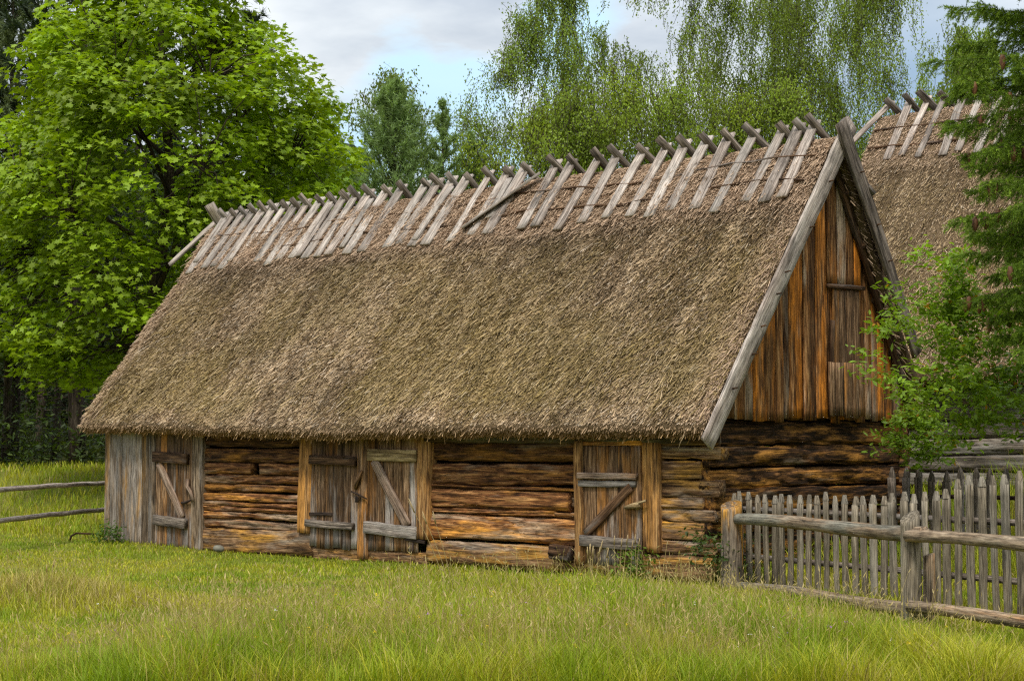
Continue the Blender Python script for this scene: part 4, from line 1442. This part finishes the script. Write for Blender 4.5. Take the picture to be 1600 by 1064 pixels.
# ------------------------------------------------------------------ spruce at the right edge
def spruce():
    base = at(1704, 16.6)
    t = thing('spruce_tree', 'dark green spruce with hanging reddish cones at the right picture edge', 'tree', base)
    H = 11.
    tb = MB()
    tube(tb, [base + [0, 0, z] for z in np.linspace(-.1, H, 12)], np.linspace(.17, .02, 12), 10, rough=.06)
    tw_p, tw_d, tw_l = [], [], []
    cones = []
    view = nrm((CAM - base) * [1, 1, 0])
    leftv = np.array([-math.cos(YAW), -math.sin(YAW), 0])
    for k in range(250):
        h = (k + .5) / 250
        z = 2.5 + (H - 2.8) * h
        az = k * 2.399 + rng.normal(0, .2)
        out = np.array([math.cos(az), math.sin(az), 0])
        L = (1.30 * (1 - h) ** .5 + .12) * rng.uniform(.75, 1.15)
        if z > 4.9:
            L *= 1.15
        if z < 3.4:
            L *= .8
        pts = curve(base + [0, 0, z], out + [0, 0, .05 + .35 * h], L, 10, (0, 0, -.30 + .45 * h), .16)
        tube(tb, pts, np.linspace(.012 * (1 - .5 * h), .0025, 11), 5, cap=False)
        for q in range(2, 11):
            d = nrm(pts[min(q, 10)] - pts[q - 1])
            side = nrm(np.cross(d, UP))
            fall = .5 * (1 - h)
            for sg in (-1, 1):
                for rep in range(6):
                    dd = nrm(d * rng.uniform(.5, 1.) + side * sg * rng.uniform(.5, 1.) + UP * rng.uniform(-1.1, .15))
                    ln = L * rng.uniform(.13, .27) * (1.15 - q / 16)
                    ln = min(.46, max(.13, ln))
                    p = pts[q] - d * rng.random() * L / 10
                    tw_p.append(p)
                    tw_d.append(dd)
                    tw_l.append(ln)
                    # secondary twig
                    tw_p.append(p + dd * ln * .5)
                    tw_d.append(nrm(dd + rng.normal(0, .5, 3) + UP * -.25))
                    tw_l.append(ln * .6)
            if q == 10:
                tw_p.append(pts[q])
                tw_d.append(d)
                tw_l.append(.14)
        if (out @ leftv > -.1) and 2.8 < z < 7.5 and rng.random() < .62:
            for rep in range(rng.integers(1, 4)):
                cones.append(pts[rng.integers(6, 11)] + rng.normal(0, .05, 3) * [1, 1, .3])
    tb.build('trunk', M['bark'], t)
    P, D, L = np.array(tw_p), nrm(np.array(tw_d)), np.array(tw_l)
    per = 34
    N = len(P)
    u = (np.arange(per)[None] + rng.random((N, per))) / per
    pos = P[:, None] + D[:, None] * (u * L[:, None])[..., None] + np.array([0, 0, -1.0]) * (.18 * L[:, None] * u ** 2)[..., None]
    rad = nrm(rng.normal(0, 1, (N, per, 3)))
    rad = nrm(rad - D[:, None] * np.sum(rad * D[:, None], -1, keepdims=True))
    Y = nrm(rad + D[:, None] * .85)
    pos = pos.reshape(-1, 3)
    Y = Y.reshape(-1, 3)
    Z = nrm(np.cross(Y, rng.normal(0, 1, Y.shape)))
    X = np.cross(Y, Z)
    M_ = len(pos)
    tip = np.repeat(rng.random((N, 1)) < .45, per, 1).reshape(-1)
    uu = u.reshape(-1)
    c = np.array([.13, .21, .022])[None] * rng.uniform(.7, 1.4, (M_, 1))
    f = (tip * sstep(.35, .8, uu))[:, None]
    c = c * (1 - f) + np.array([.24, .35, .035]) * rng.uniform(.8, 1.2, (M_, 1)) * f
    s = rng.uniform(.8, 1.2, M_)
    nb = MB()
    scatter(nb, [(-1, 0, 0), (1, 0, 0), (0, 1, 0)], [np.array([[0, 1, 2]])], pos, X, Y, Z, s * .0034, s * .030, c)
    # twig wood
    A = nrm(np.cross(D, UP) + 1e-6)
    w = .0025
    V = np.stack([P - A * w, P + A * w, P + D * L[:, None] * .9 + A * w * .5 - UP * (.15 * L)[:, None], P + D * L[:, None] * .9 - A * w * .5 - UP * (.15 * L)[:, None]], 1)
    nb.add(V.reshape(-1, 3), [np.arange(N * 4).reshape(-1, 4)], None, .5, np.array([.05, .032, .018]))
    nb.build('crown', M['needle'], t, smooth=False, col=True)
    for q in cones[:60]:
        cb_ = MB()
        n_, kk = 13, 10
        hh = rng.uniform(.12, .16)
        V = []
        for a_ in range(n_):
            v = a_ / (n_ - 1)
            r = .022 * math.sin(math.pi * min(1, .12 + v * .86)) ** .6 + .002
            for b_ in range(kk):
                th = b_ * 6.283 / kk + a_ * .31
                rr = r * (1 + .28 * ((a_ + b_) % 2))
                V.append((math.cos(th) * rr, math.sin(th) * rr, -v * hh))
        V = np.array(V) + q
        i = np.arange(n_ - 1)[:, None] * kk
        j = np.arange(kk)[None]
        f = np.stack([i + j, i + (j + 1) % kk, i + kk + (j + 1) % kk, i + kk + j], -1).reshape(-1, 4)
        cc = np.array([.15, .065, .030]) * rng.uniform(.7, 1.25)
        cb_.add(V, [f], None, .5, cc * rng.uniform(.7, 1.25, (len(V), 1)))
        cb_.build('cone', M['cone'], t, smooth=False, col=True)
    return t


spruce()


# ------------------------------------------------------------------ saplings and shrubs
def sapling(label, base, H, spread, n_br, leaf, colr, clumps, per, lean=(0, 0), z0=.5, name='sapling', cat='sapling', stems=1, bias=None, group=None, orange=.02):
    t = thing(name, label, cat, base, group)
    base = np.asarray(base, float)
    tb = MB()
    Ps, Ns, Cs = [], [], []
    for st in range(stems):
        off = rng.normal(0, .08 * (stems > 1), 3) * [1, 1, 0]
        ln = np.array([lean[0], lean[1]]) + rng.normal(0, .28, 2) * (stems > 1)
        zs = np.linspace(-.05, H * rng.uniform(.85, 1.0), 12)
        tp = np.array([base + off + [ln[0] * (z / H) ** 1.5 + .03 * math.sin(z * 4 + st), ln[1] * (z / H) ** 1.5 + .03 * math.cos(z * 3 + st), z] for z in zs])
        tube(tb, tp, np.linspace(.024, .006, 12), 7, rough=.05)
        nb_ = n_br // stems
        for k in range(nb_):
            h = (k + rng.random()) / nb_
            z = z0 + (zs[-1] - z0) * h
            az = k * 2.4 + rng.normal(0, .3)
            out = np.array([math.cos(az), math.sin(az), 0])
            L = spread * (1.05 - .75 * h ** 1.5) * rng.uniform(.55, 1.15)
            if bias is not None:
                L *= 1 + .45 * (out[:2] @ np.asarray(bias))
            p0 = np.array([np.interp(z, zs, tp[:, 0]), np.interp(z, zs, tp[:, 1]), base[2] + z])
            pts = curve(p0, out + [0, 0, .55], L, 8, (0, 0, -.35), .3)
            tube(tb, pts, np.linspace(.009, .002, 9), 4, cap=False)
            for c in range(clumps):
                q = pts[rng.integers(2, 9)] + rng.normal(0, .06, 3)
                n_ = int(per * rng.uniform(.6, 1.4))
                pos = q + rng.normal(0, .075, (n_, 3)) * [1, 1, .55]
                Ps.append(pos)
                Ns.append(nrm(UP + rng.normal(0, .5, (n_, 3)) + (pos - q) * 2))
                cc = shade(np.asarray(colr) * rng.uniform(.7, 1.2), n_, .25, .2)
                o_ = rng.random((n_, 1)) < orange
                Cs.append(np.where(o_, np.array([.45, .22, .02]), cc))
    tb.build('stem', M['bark'], t)
    P, Nn, C = map(np.concatenate, (Ps, Ns, Cs))
    X, Y, Z = frames(Nn, rng.random(len(P)) * 6.28)
    s = rng.uniform(.65, 1.2, len(P)) * leaf
    lb = MB()
    scatter(lb, OVAL_V, OVAL_F, P, X, Y, Z, s, s * 1.15, C)
    lb.build('crown', M['leaf'], t, smooth=False, col=True)
    return t


sapling('light green sapling on a thin pale stem in front of the second barn', at(1471, 18.6), 3.75, .95, 40, .075, (.22, .36, .026), 8, 13, lean=(.12, .1), z0=1.55, bias=(-.5, -.4))
sapling('bushy sapling with some yellowed leaves right of the thin stemmed one', at(1568, 18.9), 3.5, 1.0, 40, .074, (.19, .32, .026), 7, 13, z0=1.55, stems=2, orange=.03)
sapling('dark leaved shrub under the spruce at the right picture edge', at(1640, 19.5), 3.3, 1.0, 36, .07, (.085, .17, .024), 7, 13, z0=1.5, stems=3, name='shrub', cat='shrub')
sapling('low leafy shrub against the lower corner of the orange gable', at(1412, 20.6), 2.15, .55, 20, .07, (.19, .32, .026), 7, 12, z0=1.25, stems=2, name='shrub', cat='shrub', bias=(-.4, -.5))
# weeds by the sill at the corner
sapling('dark green weed clump growing between barn corner and fence post', np.array([.32, -.22, .0]), .62, .2, 22, .05, (.035, .075, .018), 6, 8, z0=.06, stems=5, name='weed_clump', cat='weeds', orange=0)
sapling('broad leaved weed with pale stalks growing in front of the right hand door', np.array([-1.05, -.32, .0]), .36, .16, 14, .06, (.13, .22, .03), 4, 7, z0=.03, stems=4, name='weed_clump', cat='weeds', orange=0)
sapling('dark weed at the foot of the grey corner planks', np.array([-11.55, -.35, .0]), .24, .2, 14, .055, (.05, .12, .016), 5, 8, z0=.03, stems=4, name='weed_clump', cat='weeds', orange=0)

# ------------------------------------------------------------------ far wood that reads as one mass
def treeline():
    lb = MB()
    N = 60000
    px = np.where(rng.random(N) < .45, rng.uniform(-500, 560, N), rng.uniform(-900, 2600, N))
    d = rng.uniform(72, 100, N)
    x = (px - 800) / F_PX * d
    X = CAM[0] + x * math.cos(YAW) - d * math.sin(YAW)
    Y = CAM[1] + x * math.sin(YAW) + d * math.cos(YAW)
    g = gz(X, Y)
    top = 6.5 + 3.5 * fbm(np.stack([X * .12, Y * .12, X * 0], -1), 91, 3) + 2.5 * (vn(np.stack([X * .5, Y * .5, X * 0], -1), 95) - .3)
    top = top * np.where((px > -400) & (px < 560), 1.5, 1.)
    z = g + top * rng.random(N) ** .75
    P = np.stack([X, Y, z], -1)
    n = nrm(rng.normal(0, 1, (N, 3)) + [0, 0, .6])
    A, B, C = frames(n, rng.random(N) * 6.28)
    s = rng.uniform(.4, .9, N)
    f = ((px > 560) * .8)[:, None]
    c = np.array([.028, .045, .014]) * (1 - f) + np.array([.10, .15, .03]) * f
    scatter(lb, OVAL_V * [1.6, 1, 1], OVAL_F, P, A, B, C, s, s, c * rng.uniform(.6, 1.4, (N, 1)))
    tag(lb.build('treeline', M['leaf'], None, smooth=False, col=True, origin=(-40, 50, 0)), kind='stuff')


treeline()


def undergrowth():
    """Low bushes and bracken under the pines."""
    lb = MB()
    Ps, Cs = [], []
    for k in range(230):
        c = at(rng.uniform(-250, 470), rng.uniform(42, 66))
        hgt = rng.uniform(.5, 2.4)
        n_ = 150
        p = c + rng.normal(0, 1, (n_, 3)) * [.55, .55, 0] + np.stack([np.zeros(n_), np.zeros(n_), rng.random(n_) ** 1.3 * hgt], -1)
        Ps.append(p)
        base = np.array([.045, .085, .014]) if rng.random() < .45 else np.array([.028, .045, .014])
        Cs.append(shade(base, n_, .3, .12))
    P, C = np.concatenate(Ps), np.concatenate(Cs)
    X, Y, Z = frames(nrm(rng.normal(0, .6, (len(P), 3)) + UP), rng.random(len(P)) * 6.28)
    s = rng.uniform(.06, .16, len(P))
    scatter(lb, OVAL_V, OVAL_F, P, X, Y, Z, s, s * 1.4, C)
    tag(lb.build('undergrowth', M['leaf'], None, smooth=False, col=True, origin=(-25, 10, 0)), kind='stuff')


undergrowth()

# ------------------------------------------------------------------ meadow grass
def keep(X, Y):
    inside = (X > -12.2) & (X < .02) & (Y > -.0) & (Y < 4.4)
    b2_ = (X > -2.9) & (X < 9.8) & (Y > 6.1) & (Y < 12.2)
    return ~(inside | b2_)


def ground_pts(N, d0, d1, m=70):
    """Random meadow points, about even on the picture, between two distances."""
    d = 1 / (1 / d0 + (1 / d1 - 1 / d0) * rng.random(N))
    px = rng.uniform(-m, 1600 + m, N)
    x = (px - 800) / F_PX * d
    X = CAM[0] + x * math.cos(YAW) - d * math.sin(YAW)
    Y = CAM[1] + x * math.sin(YAW) + d * math.cos(YAW)
    k = keep(X, Y)
    return X[k], Y[k], d[k]


def height_map(X, Y):
    """Mown strip to the left, long grass toward the fence and along the wall."""
    P = np.stack([X * .55, Y * .55, X * 0], -1)
    n = fbm(P, 61, 3)
    # distance to the right along the barn direction
    r = sstep(-3.0, .4, X + .55 * (Y + 4) + 2.6 * (n - .5))
    wl = sstep(-5.0, -2.1, Y) * (X < .1) * (X > -12)
    tn = fbm(np.stack([X * 2.3, Y * 2.3, X * 0], -1), 63, 3)
    hgt = .06 + (.07 + .33 * tn) * r * (1 - .86 * wl) + .06 * (n - .5)
    hgt = hgt + .06 * sstep(.5, 2.5, X)
    # trodden short along the rail fence
    fx, fy = 3.28, -1.87
    fl_ = math.hypot(fx, fy)
    df__ = ((X - .47) * fy - (Y + .26) * fx) / fl_
    al_ = ((X - .47) * fx + (Y + .26) * fy) / fl_
    nf_ = sstep(2.3, .7, df__) * (df__ > -2.2) * (al_ > -.6)
    hgt = hgt * (1 - .66 * nf_)
    # tuft of long dry grass at the left
    ex = (X + 3.9) / 1.5
    ey = (Y + 6.1) / .9
    tuft = np.exp(-(ex ** 2 + ey ** 2))
    hgt = hgt + .24 * tuft
    hgt = hgt + .10 * (Y > .3)
    return np.clip(hgt, .05, .6), r * (1 - .88 * wl) * (1 - .75 * nf_), tuft, n


G_GREEN = np.array([.275, .345, .016])
G_YEL = np.array([.42, .41, .030])
G_DRY = np.array([.50, .41, .13])
G_DEEP = np.array([.17, .28, .012])


def grass():
    gb = MB()
    X, Y, d = ground_pts(330000, 9.6, 46)
    N = len(X)
    hm, r, tuft, n = height_map(X, Y)
    H = hm * rng.uniform(.35, 1.45, N)
    W = rng.uniform(.0022, .0045, N) * np.clip(d / 13, 1, 3.0)
    az = rng.random(N) * 6.28
    lean = rng.uniform(.1, .75, N) * H
    dx, dy = np.cos(az) * lean, np.sin(az) * lean
    sx, sy = -np.sin(az + rng.normal(0, .8, N)), np.cos(az)
    z = gz(X, Y) - .01
    lv = []
    for u, w in ((0, 1.), (.4, .9), (.75, .6)):
        px, py, pz = X + dx * u ** 2, Y + dy * u ** 2, z + H * u * (1 - .12 * u)
        lv.append(np.stack([px - sx * W * w, py - sy * W * w, pz], -1))
        lv.append(np.stack([px + sx * W * w, py + sy * W * w, pz], -1))
    lv.append(np.stack([X + dx * 1.05, Y + dy * 1.05, z + H * .87], -1))
    V = np.stack(lv, 1)
    base = np.arange(N)[:, None] * 7
    q = np.concatenate([base + np.array([0, 1, 3, 2]), base + np.array([2, 3, 5, 4])])
    tr = base + np.array([4, 5, 6])
    big = fbm(np.stack([X * .35, Y * .35, X * 0], -1), 81, 3)
    sm = fbm(np.stack([X * 1.6, Y * 1.6, X * 0], -1), 86, 3)
    rr = rng.random(N)
    f = sstep(.33, .57, .6 * big + .4 * sm + .4 * (rr - .5))[:, None]
    c = G_GREEN * (1 - f) + G_YEL * f
    f = (sstep(.53, .36, sm + .2 * (rng.random(N) - .5)) * .6)[:, None]
    c = c * (1 - f) + G_DEEP * f
    pd = .06 + .26 * sstep(.48, .68, sm) * (.45 + .55 * r) + .8 * tuft
    dry = (rng.random(N) < pd)[:, None]
    c = np.where(dry, G_DRY * rng.uniform(.55, 1.15, (N, 1)), c)
    c = c * rng.uniform(.7, 1.25, (N, 1))
    gb.add(V.reshape(-1, 3), [q, tr], None, .5, np.repeat(c, 7, 0))
    # seed stalks
    X, Y, d = ground_pts(34000, 10, 24)
    hm, r, tuft, n = height_map(X, Y)
    p = np.clip(.02 + .75 * r * sstep(.35, .6, fbm(np.stack([X * .8, Y * .8, X * 0], -1), 44, 3)) + .7 * tuft, 0, 1)
    k = rng.random(len(X)) < p * .5
    X, Y, d, hm, tuft = X[k], Y[k], d[k], hm[k], tuft[k]
    N = len(X)
    H = (hm * 1.2 + .07) * rng.uniform(.8, 1.35, N)
    az = rng.random(N) * 6.28
    lean = rng.uniform(.03, .5, N) * H
    z = gz(X, Y)
    P0 = np.stack([X, Y, z], -1)
    D = np.stack([np.cos(az) * lean, np.sin(az) * lean, H * 0], -1)
    P1 = P0 + D * .3 + UP * (H * .6)[:, None]
    P2 = P0 + D + UP * (H * .97)[:, None]
    side = np.stack([np.cos(az + 1.3), np.sin(az + 1.3), 0 * az], -1)
    w = (.0013 * np.clip(d / 12, 1, 1.8))[:, None]
    V = np.stack([P0 - side * w, P0 + side * w, P1 - side * w, P1 + side * w, P2 - side * w * .7, P2 + side * w * .7], 1)
    base = np.arange(N)[:, None] * 6
    cc = np.array([.42, .33, .12]) * rng.uniform(.6, 1.2, (N, 1))
    gb.add(V.reshape(-1, 3), [np.concatenate([base + np.array([0, 1, 3, 2]), base + np.array([2, 3, 5, 4])])], None, .5, np.repeat(cc, 6, 0))
    dirn = nrm(P2 - P1 + D * .6)
    ln = rng.uniform(.025, .07, N)
    hw = rng.uniform(.0022, .0050, N)
    Xv = nrm(np.cross(dirn, UP))
    Zv = np.cross(Xv, dirn)
    for rot in (0, 1):
        a = Xv if rot == 0 else Zv
        b = Zv if rot == 0 else Xv
        cc = np.array([.56, .45, .22]) * rng.uniform(.6, 1.2, (N, 1))
        scatter(gb, [(0, 0, 0), (1, .35, 0), (0, 1, 0), (-1, .35, 0)], [np.array([[0, 1, 2, 3]])], P2, a, dirn, b, hw, ln, cc)
    # low clover and broad leaves in the short grass
    X, Y, d = ground_pts(42000, 9.6, 30)
    hm, r, tuft, n = height_map(X, Y)
    cl = fbm(np.stack([X * 1.3, Y * 1.3, X * 0], -1), 120, 3)
    k = rng.random(len(X)) < sstep(.42, .62, cl) * .9
    X, Y, d, hm = X[k], Y[k], d[k], hm[k]
    N = len(X)
    P = np.stack([X, Y, gz(X, Y) + hm * rng.uniform(.15, .6, N)], -1)
    A, B, C = frames(nrm(rng.normal(0, .45, (N, 3)) + UP), rng.random(N) * 6.28)
    s = rng.uniform(.012, .032, N)
    scatter(gb, OVAL_V, OVAL_F, P, A, B, C, s, s * 1.2, shade((.12, .20, .02), N, .3, .3))
    tag(gb.build('grass', M['grass'], None, smooth=False, col=True, origin=(0, -5, 0)), 'meadow grass with dry seed stalks, mown shorter on the left', kind='stuff')


grass()


def dry_stalks(label, base, n, H, spread, lean):
    """A bunch of tall bleached stalks standing above the meadow."""
    t = MB()
    for k in range(n):
        p = np.asarray(base, float) + rng.normal(0, spread, 3) * [1, 1, 0]
        l = np.asarray(lean) + rng.normal(0, .07, 2)
        h = H * rng.uniform(.75, 1.)
        pts = np.array([p + [l[0] * u ** 1.3 * h, l[1] * u ** 1.3 * h, u * h] for u in np.linspace(0, 1, 8)])
        tube(t, pts, np.linspace(.0045, .0022, 8), 5, np.array([.46, .36, .17]))
        tube(t, pts[-2:] + [[0, 0, 0], [.01, 0, .03]], [.010, .004], 5, np.array([.50, .38, .2]))
    return tag(t.build('dry_stalks', M['grass'], None, smooth=False, col=True, origin=base), label, 'dry grass')


dry_stalks('two tall bleached stalks leaning left before the log wall', (-2.35, -1.75, 0), 3, .98, .03, (-.30, -.2))
dry_stalks('bunch of tall pale grass stalks at the middle of the wall', (.25, -2.3, 0), 9, .60, .07, (-.05, 0))
dry_stalks('pale stalks rising in front of the right hand door', (-.75, -.55, 0), 6, .56, .09, (.0, .0))
dry_stalks('thin dry dock stalk in the long grass at the left picture edge', (-4.0, -5.95, 0), 2, .42, .02, (.02, 0))

# wild flowers, a sprinkle
fl = MB()
for col_, N, ymin in (((.75, .55, .02), 95, 0), ((.42, .22, .45), 26, 1), ((.7, .68, .6), 24, 2)):
    X, Y, d = ground_pts(N * 3, 10.5, 19, -30)
    hm, r, tuft, n = height_map(X, Y)
    k = (rng.random(len(X)) < .1 + .9 * r)
    X, Y, hm = X[k][:N], Y[k][:N], hm[k][:N]
    n_ = len(X)
    P = np.stack([X, Y, gz(X, Y) + hm * rng.uniform(.85, 1.15, n_)], -1)
    for rep in range(5):
        A, B, C = frames(nrm(rng.normal(0, .6, (n_, 3)) + UP), rng.random(n_) * 6.28)
        s = rng.uniform(.010, .019, n_)
        scatter(fl, OVAL_V, OVAL_F, P + rng.normal(0, .006, (n_, 3)), A, B, C, s * 1.6, s, np.tile(np.array(col_), (n_, 1)))
tag(fl.build('wildflowers', M['petal'], None, smooth=False, col=True, origin=(0, -4, 0)), 'yellow and mauve wildflowers sprinkled through the meadow', kind='stuff')

# small pale stone at the sill and a bent dark stick by the corner
mb = MB()
th, ph = np.meshgrid(np.linspace(0, 2 * math.pi, 18, endpoint=False), np.linspace(.05, math.pi - .05, 10), indexing='ij')
D = np.stack([np.cos(th) * np.sin(ph), np.sin(th) * np.sin(ph), np.cos(ph)], -1)
R_ = .8 + .5 * fbm(D * 1.6, 5, 3)
V = D * R_[..., None] * [.11, .06, .05]
i = np.arange(18)[:, None] * 10
j = np.arange(9)[None]
i2 = (np.arange(18)[:, None] + 1) % 18 * 10
mb.add((V + np.array([-8.55, -.42, .06])).reshape(-1, 3), [np.stack([i + j, i2 + j, i2 + j + 1, i + j + 1], -1).reshape(-1, 4), np.arange(18) * 10, np.arange(18)[::-1] * 10 + 9])
tag(mb.build('field_stone', M['stone']), 'small pale stone lying in the grass below the sill log', 'stone')
mb = MB()
tube(mb, [(-12.42, -.5, -.02), (-12.40, -.47, .10), (-12.33, -.42, .145), (-12.2, -.33, .14), (-12.08, -.25, .135)], [.018, .018, .017, .015, .012], 6)
tag(mb.build('bent_stick', M['dark']), 'bent dark stick poking out of the grass at the plank corner', 'stick')
mb = MB()
tube(mb, [(.02, -.50, 1.68), (-.02, -.52, 1.60), (-.05, -.53, 1.50)], [.006, .005, .004], 5)
# (a loose reed that hangs from the eave belongs to the barn)
mb.build('loose_reed', M['pale'], barn)

# ------------------------------------------------------------------ sky, sun, camera
SUN_EL, SUN_AZ = math.radians(57), math.radians(155)     # azimuth clockwise from +Y
w = bpy.data.worlds.new('World')
sc.world = w
w.use_nodes = True
nt = w.node_tree
nt.nodes.clear()


def wn(t, **k):
    n = nt.nodes.new(t)
    for a, b_ in k.items():
        setattr(n, a, b_)
    return n


sky = wn('ShaderNodeTexSky', sky_type='NISHITA')
sky.sun_disc = False
sky.sun_elevation = SUN_EL
sky.sun_rotation = SUN_AZ
sky.air_density = 1.2
sky.dust_density = 1.5
bg1 = wn('ShaderNodeBackground')
bg1.inputs[1].default_value = .13
nt.links.new(sky.outputs[0], bg1.inputs[0])
tc = wn('ShaderNodeTexCoord')
sep = wn('ShaderNodeSeparateXYZ')
nt.links.new(tc.outputs['Generated'], sep.inputs[0])


def wm(op, a, b_=0., clamp=False):
    n = wn('ShaderNodeMath', operation=op)
    n.use_clamp = clamp
    for s, v in ((0, a), (1, b_)):
        if hasattr(v, 'is_linked'):
            nt.links.new(v, n.inputs[s])
        else:
            n.inputs[s].default_value = v
    return n.outputs[0]


# cloud deck: project the view direction on a plane overhead
zc = wm('ADD', wm('MAXIMUM', sep.outputs[2], 0.), .12)
cx_ = wn('ShaderNodeCombineXYZ')
nt.links.new(wm('DIVIDE', sep.outputs[0], zc), cx_.inputs[0])
nt.links.new(wm('DIVIDE', sep.outputs[1], zc), cx_.inputs[1])


def wnoise(scale, loc, detail=5, rough=.55):
    mp = wn('ShaderNodeMapping')
    mp.inputs['Location'].default_value = loc
    nt.links.new(cx_.outputs[0], mp.inputs[0])
    n = wn('ShaderNodeTexNoise')
    n.inputs['Scale'].default_value = scale
    n.inputs['Detail'].default_value = detail
    n.inputs['Roughness'].default_value = rough
    nt.links.new(mp.outputs[0], n.inputs['Vector'])
    return n.outputs[0]


def wramp(f, stops):
    n = wn('ShaderNodeValToRGB')
    while len(n.color_ramp.elements) < len(stops):
        n.color_ramp.elements.new(.5)
    for e, (p, c) in zip(n.color_ramp.elements, stops):
        e.position = p
        e.color = (*c, 1) if not np.isscalar(c) else (c, c, c, 1)
    nt.links.new(f, n.inputs[0])
    return n.outputs[0]


def view_dir(px, py):
    fwd = np.array([-math.sin(YAW) * math.cos(PITCH), math.cos(YAW) * math.cos(PITCH), math.sin(PITCH)])
    rt = np.array([math.cos(YAW), math.sin(YAW), 0])
    return nrm(fwd + rt * (px - 800) / F_PX + np.cross(rt, fwd) * (532 - py) / F_PX)


def blob(px, py, rad):
    """1 at a direction of the sky, falling to 0 at rad radians from it."""
    dn = wn('ShaderNodeVectorMath', operation='DISTANCE')
    nt.links.new(tc.outputs['Generated'], dn.inputs[0])
    dn.inputs[1].default_value = view_dir(px, py)
    return wm('SUBTRACT', 1., wm('DIVIDE', dn.outputs['Value'], rad), True)


n_a = wnoise(1.6, (3.1, .4, 0))
n_b = wnoise(4.2, (1.0, 7.7, 0), 6)
gap = blob(700, 165, .075)
for q in ((880, 70, .06), (640, 120, .05), (560, 230, .05), (760, 260, .05)):
    gap = wm('MAXIMUM', gap, blob(*q))
gap = wm('ADD', gap, wm('MULTIPLY', wm('SUBTRACT', n_b, .5), 1.3))
gapm = wramp(gap, [(.36, 0.), (.72, .9)])
cl = wramp(n_a, [(.3, (.275, .30, .335)), (.52, (.365, .385, .40)), (.7, (.45, .46, .465))])
cl2 = wn('ShaderNodeMix', data_type='RGBA', blend_type='MULTIPLY')
cl2.inputs[0].default_value = .8
nt.links.new(cl, cl2.inputs[6])
nt.links.new(wramp(n_b, [(.3, (.70, .72, .76)), (.65, (1.08, 1.07, 1.05))]), cl2.inputs[7])
dk = wn('ShaderNodeMix', data_type='RGBA', blend_type='MIX')
nt.links.new(wm('MULTIPLY', blob(1430, 180, .11), 1.3, True), dk.inputs[0])
nt.links.new(cl2.outputs[2], dk.inputs[6])
dk.inputs[7].default_value = (.16, .22, .295, 1)
# thin cloud lets pale blue through in the gaps
gp = wn('ShaderNodeMix', data_type='RGBA', blend_type='MIX')
nt.links.new(gapm, gp.inputs[0])
nt.links.new(dk.outputs[2], gp.inputs[6])
gp.inputs[7].default_value = (.29, .425, .53, 1)
bg2 = wn('ShaderNodeBackground')
nt.links.new(gp.outputs[2], bg2.inputs[0])
# an overcast deck is brighter overhead
nt.links.new(wm('ADD', 1., wm('MULTIPLY', wm('POWER', wm('MAXIMUM', sep.outputs[2], 0.), 1.2), 1.9)), bg2.inputs[1])
mxs = wn('ShaderNodeMixShader')
mxs.inputs[0].default_value = .9
nt.links.new(bg1.outputs[0], mxs.inputs[1])
nt.links.new(bg2.outputs[0], mxs.inputs[2])
wo = wn('ShaderNodeOutputWorld')
nt.links.new(mxs.outputs[0], wo.inputs[0])

sd = bpy.data.lights.new('sun', 'SUN')
sd.energy = 1.5
sd.angle = math.radians(10)
sd.color = (1., .95, .86)
so = bpy.data.objects.new('sun', sd)
COL.objects.link(so)
sv = Vector((math.sin(SUN_AZ) * math.cos(SUN_EL), math.cos(SUN_AZ) * math.cos(SUN_EL), math.sin(SUN_EL)))
so.rotation_euler = sv.to_track_quat('Z', 'Y').to_euler()
so.location = (0, -20, 30)

cd = bpy.data.cameras.new('camera')
cd.sensor_width = 36
cd.lens = F_PX / 1600 * 36
cd.clip_end = 3000
co = bpy.data.objects.new('camera', cd)
COL.objects.link(co)
co.location = Vector(CAM)
co.rotation_euler = (math.pi / 2 + PITCH, 0, YAW)
sc.camera = co
sc.view_settings.view_transform = 'Standard'
sc.view_settings.look = 'None'
sc.view_settings.exposure = .8
sc.view_settings.gamma = 1.
sc.cycles.use_denoising = False
sc.cycles.filter_width = 1.25
sc.cycles.sample_clamp_indirect = 4
sc.cycles.max_bounces = 6
sc.cycles.diffuse_bounces = 3
sc.cycles.transmission_bounces = 4
sc.cycles.transparent_max_bounces = 4
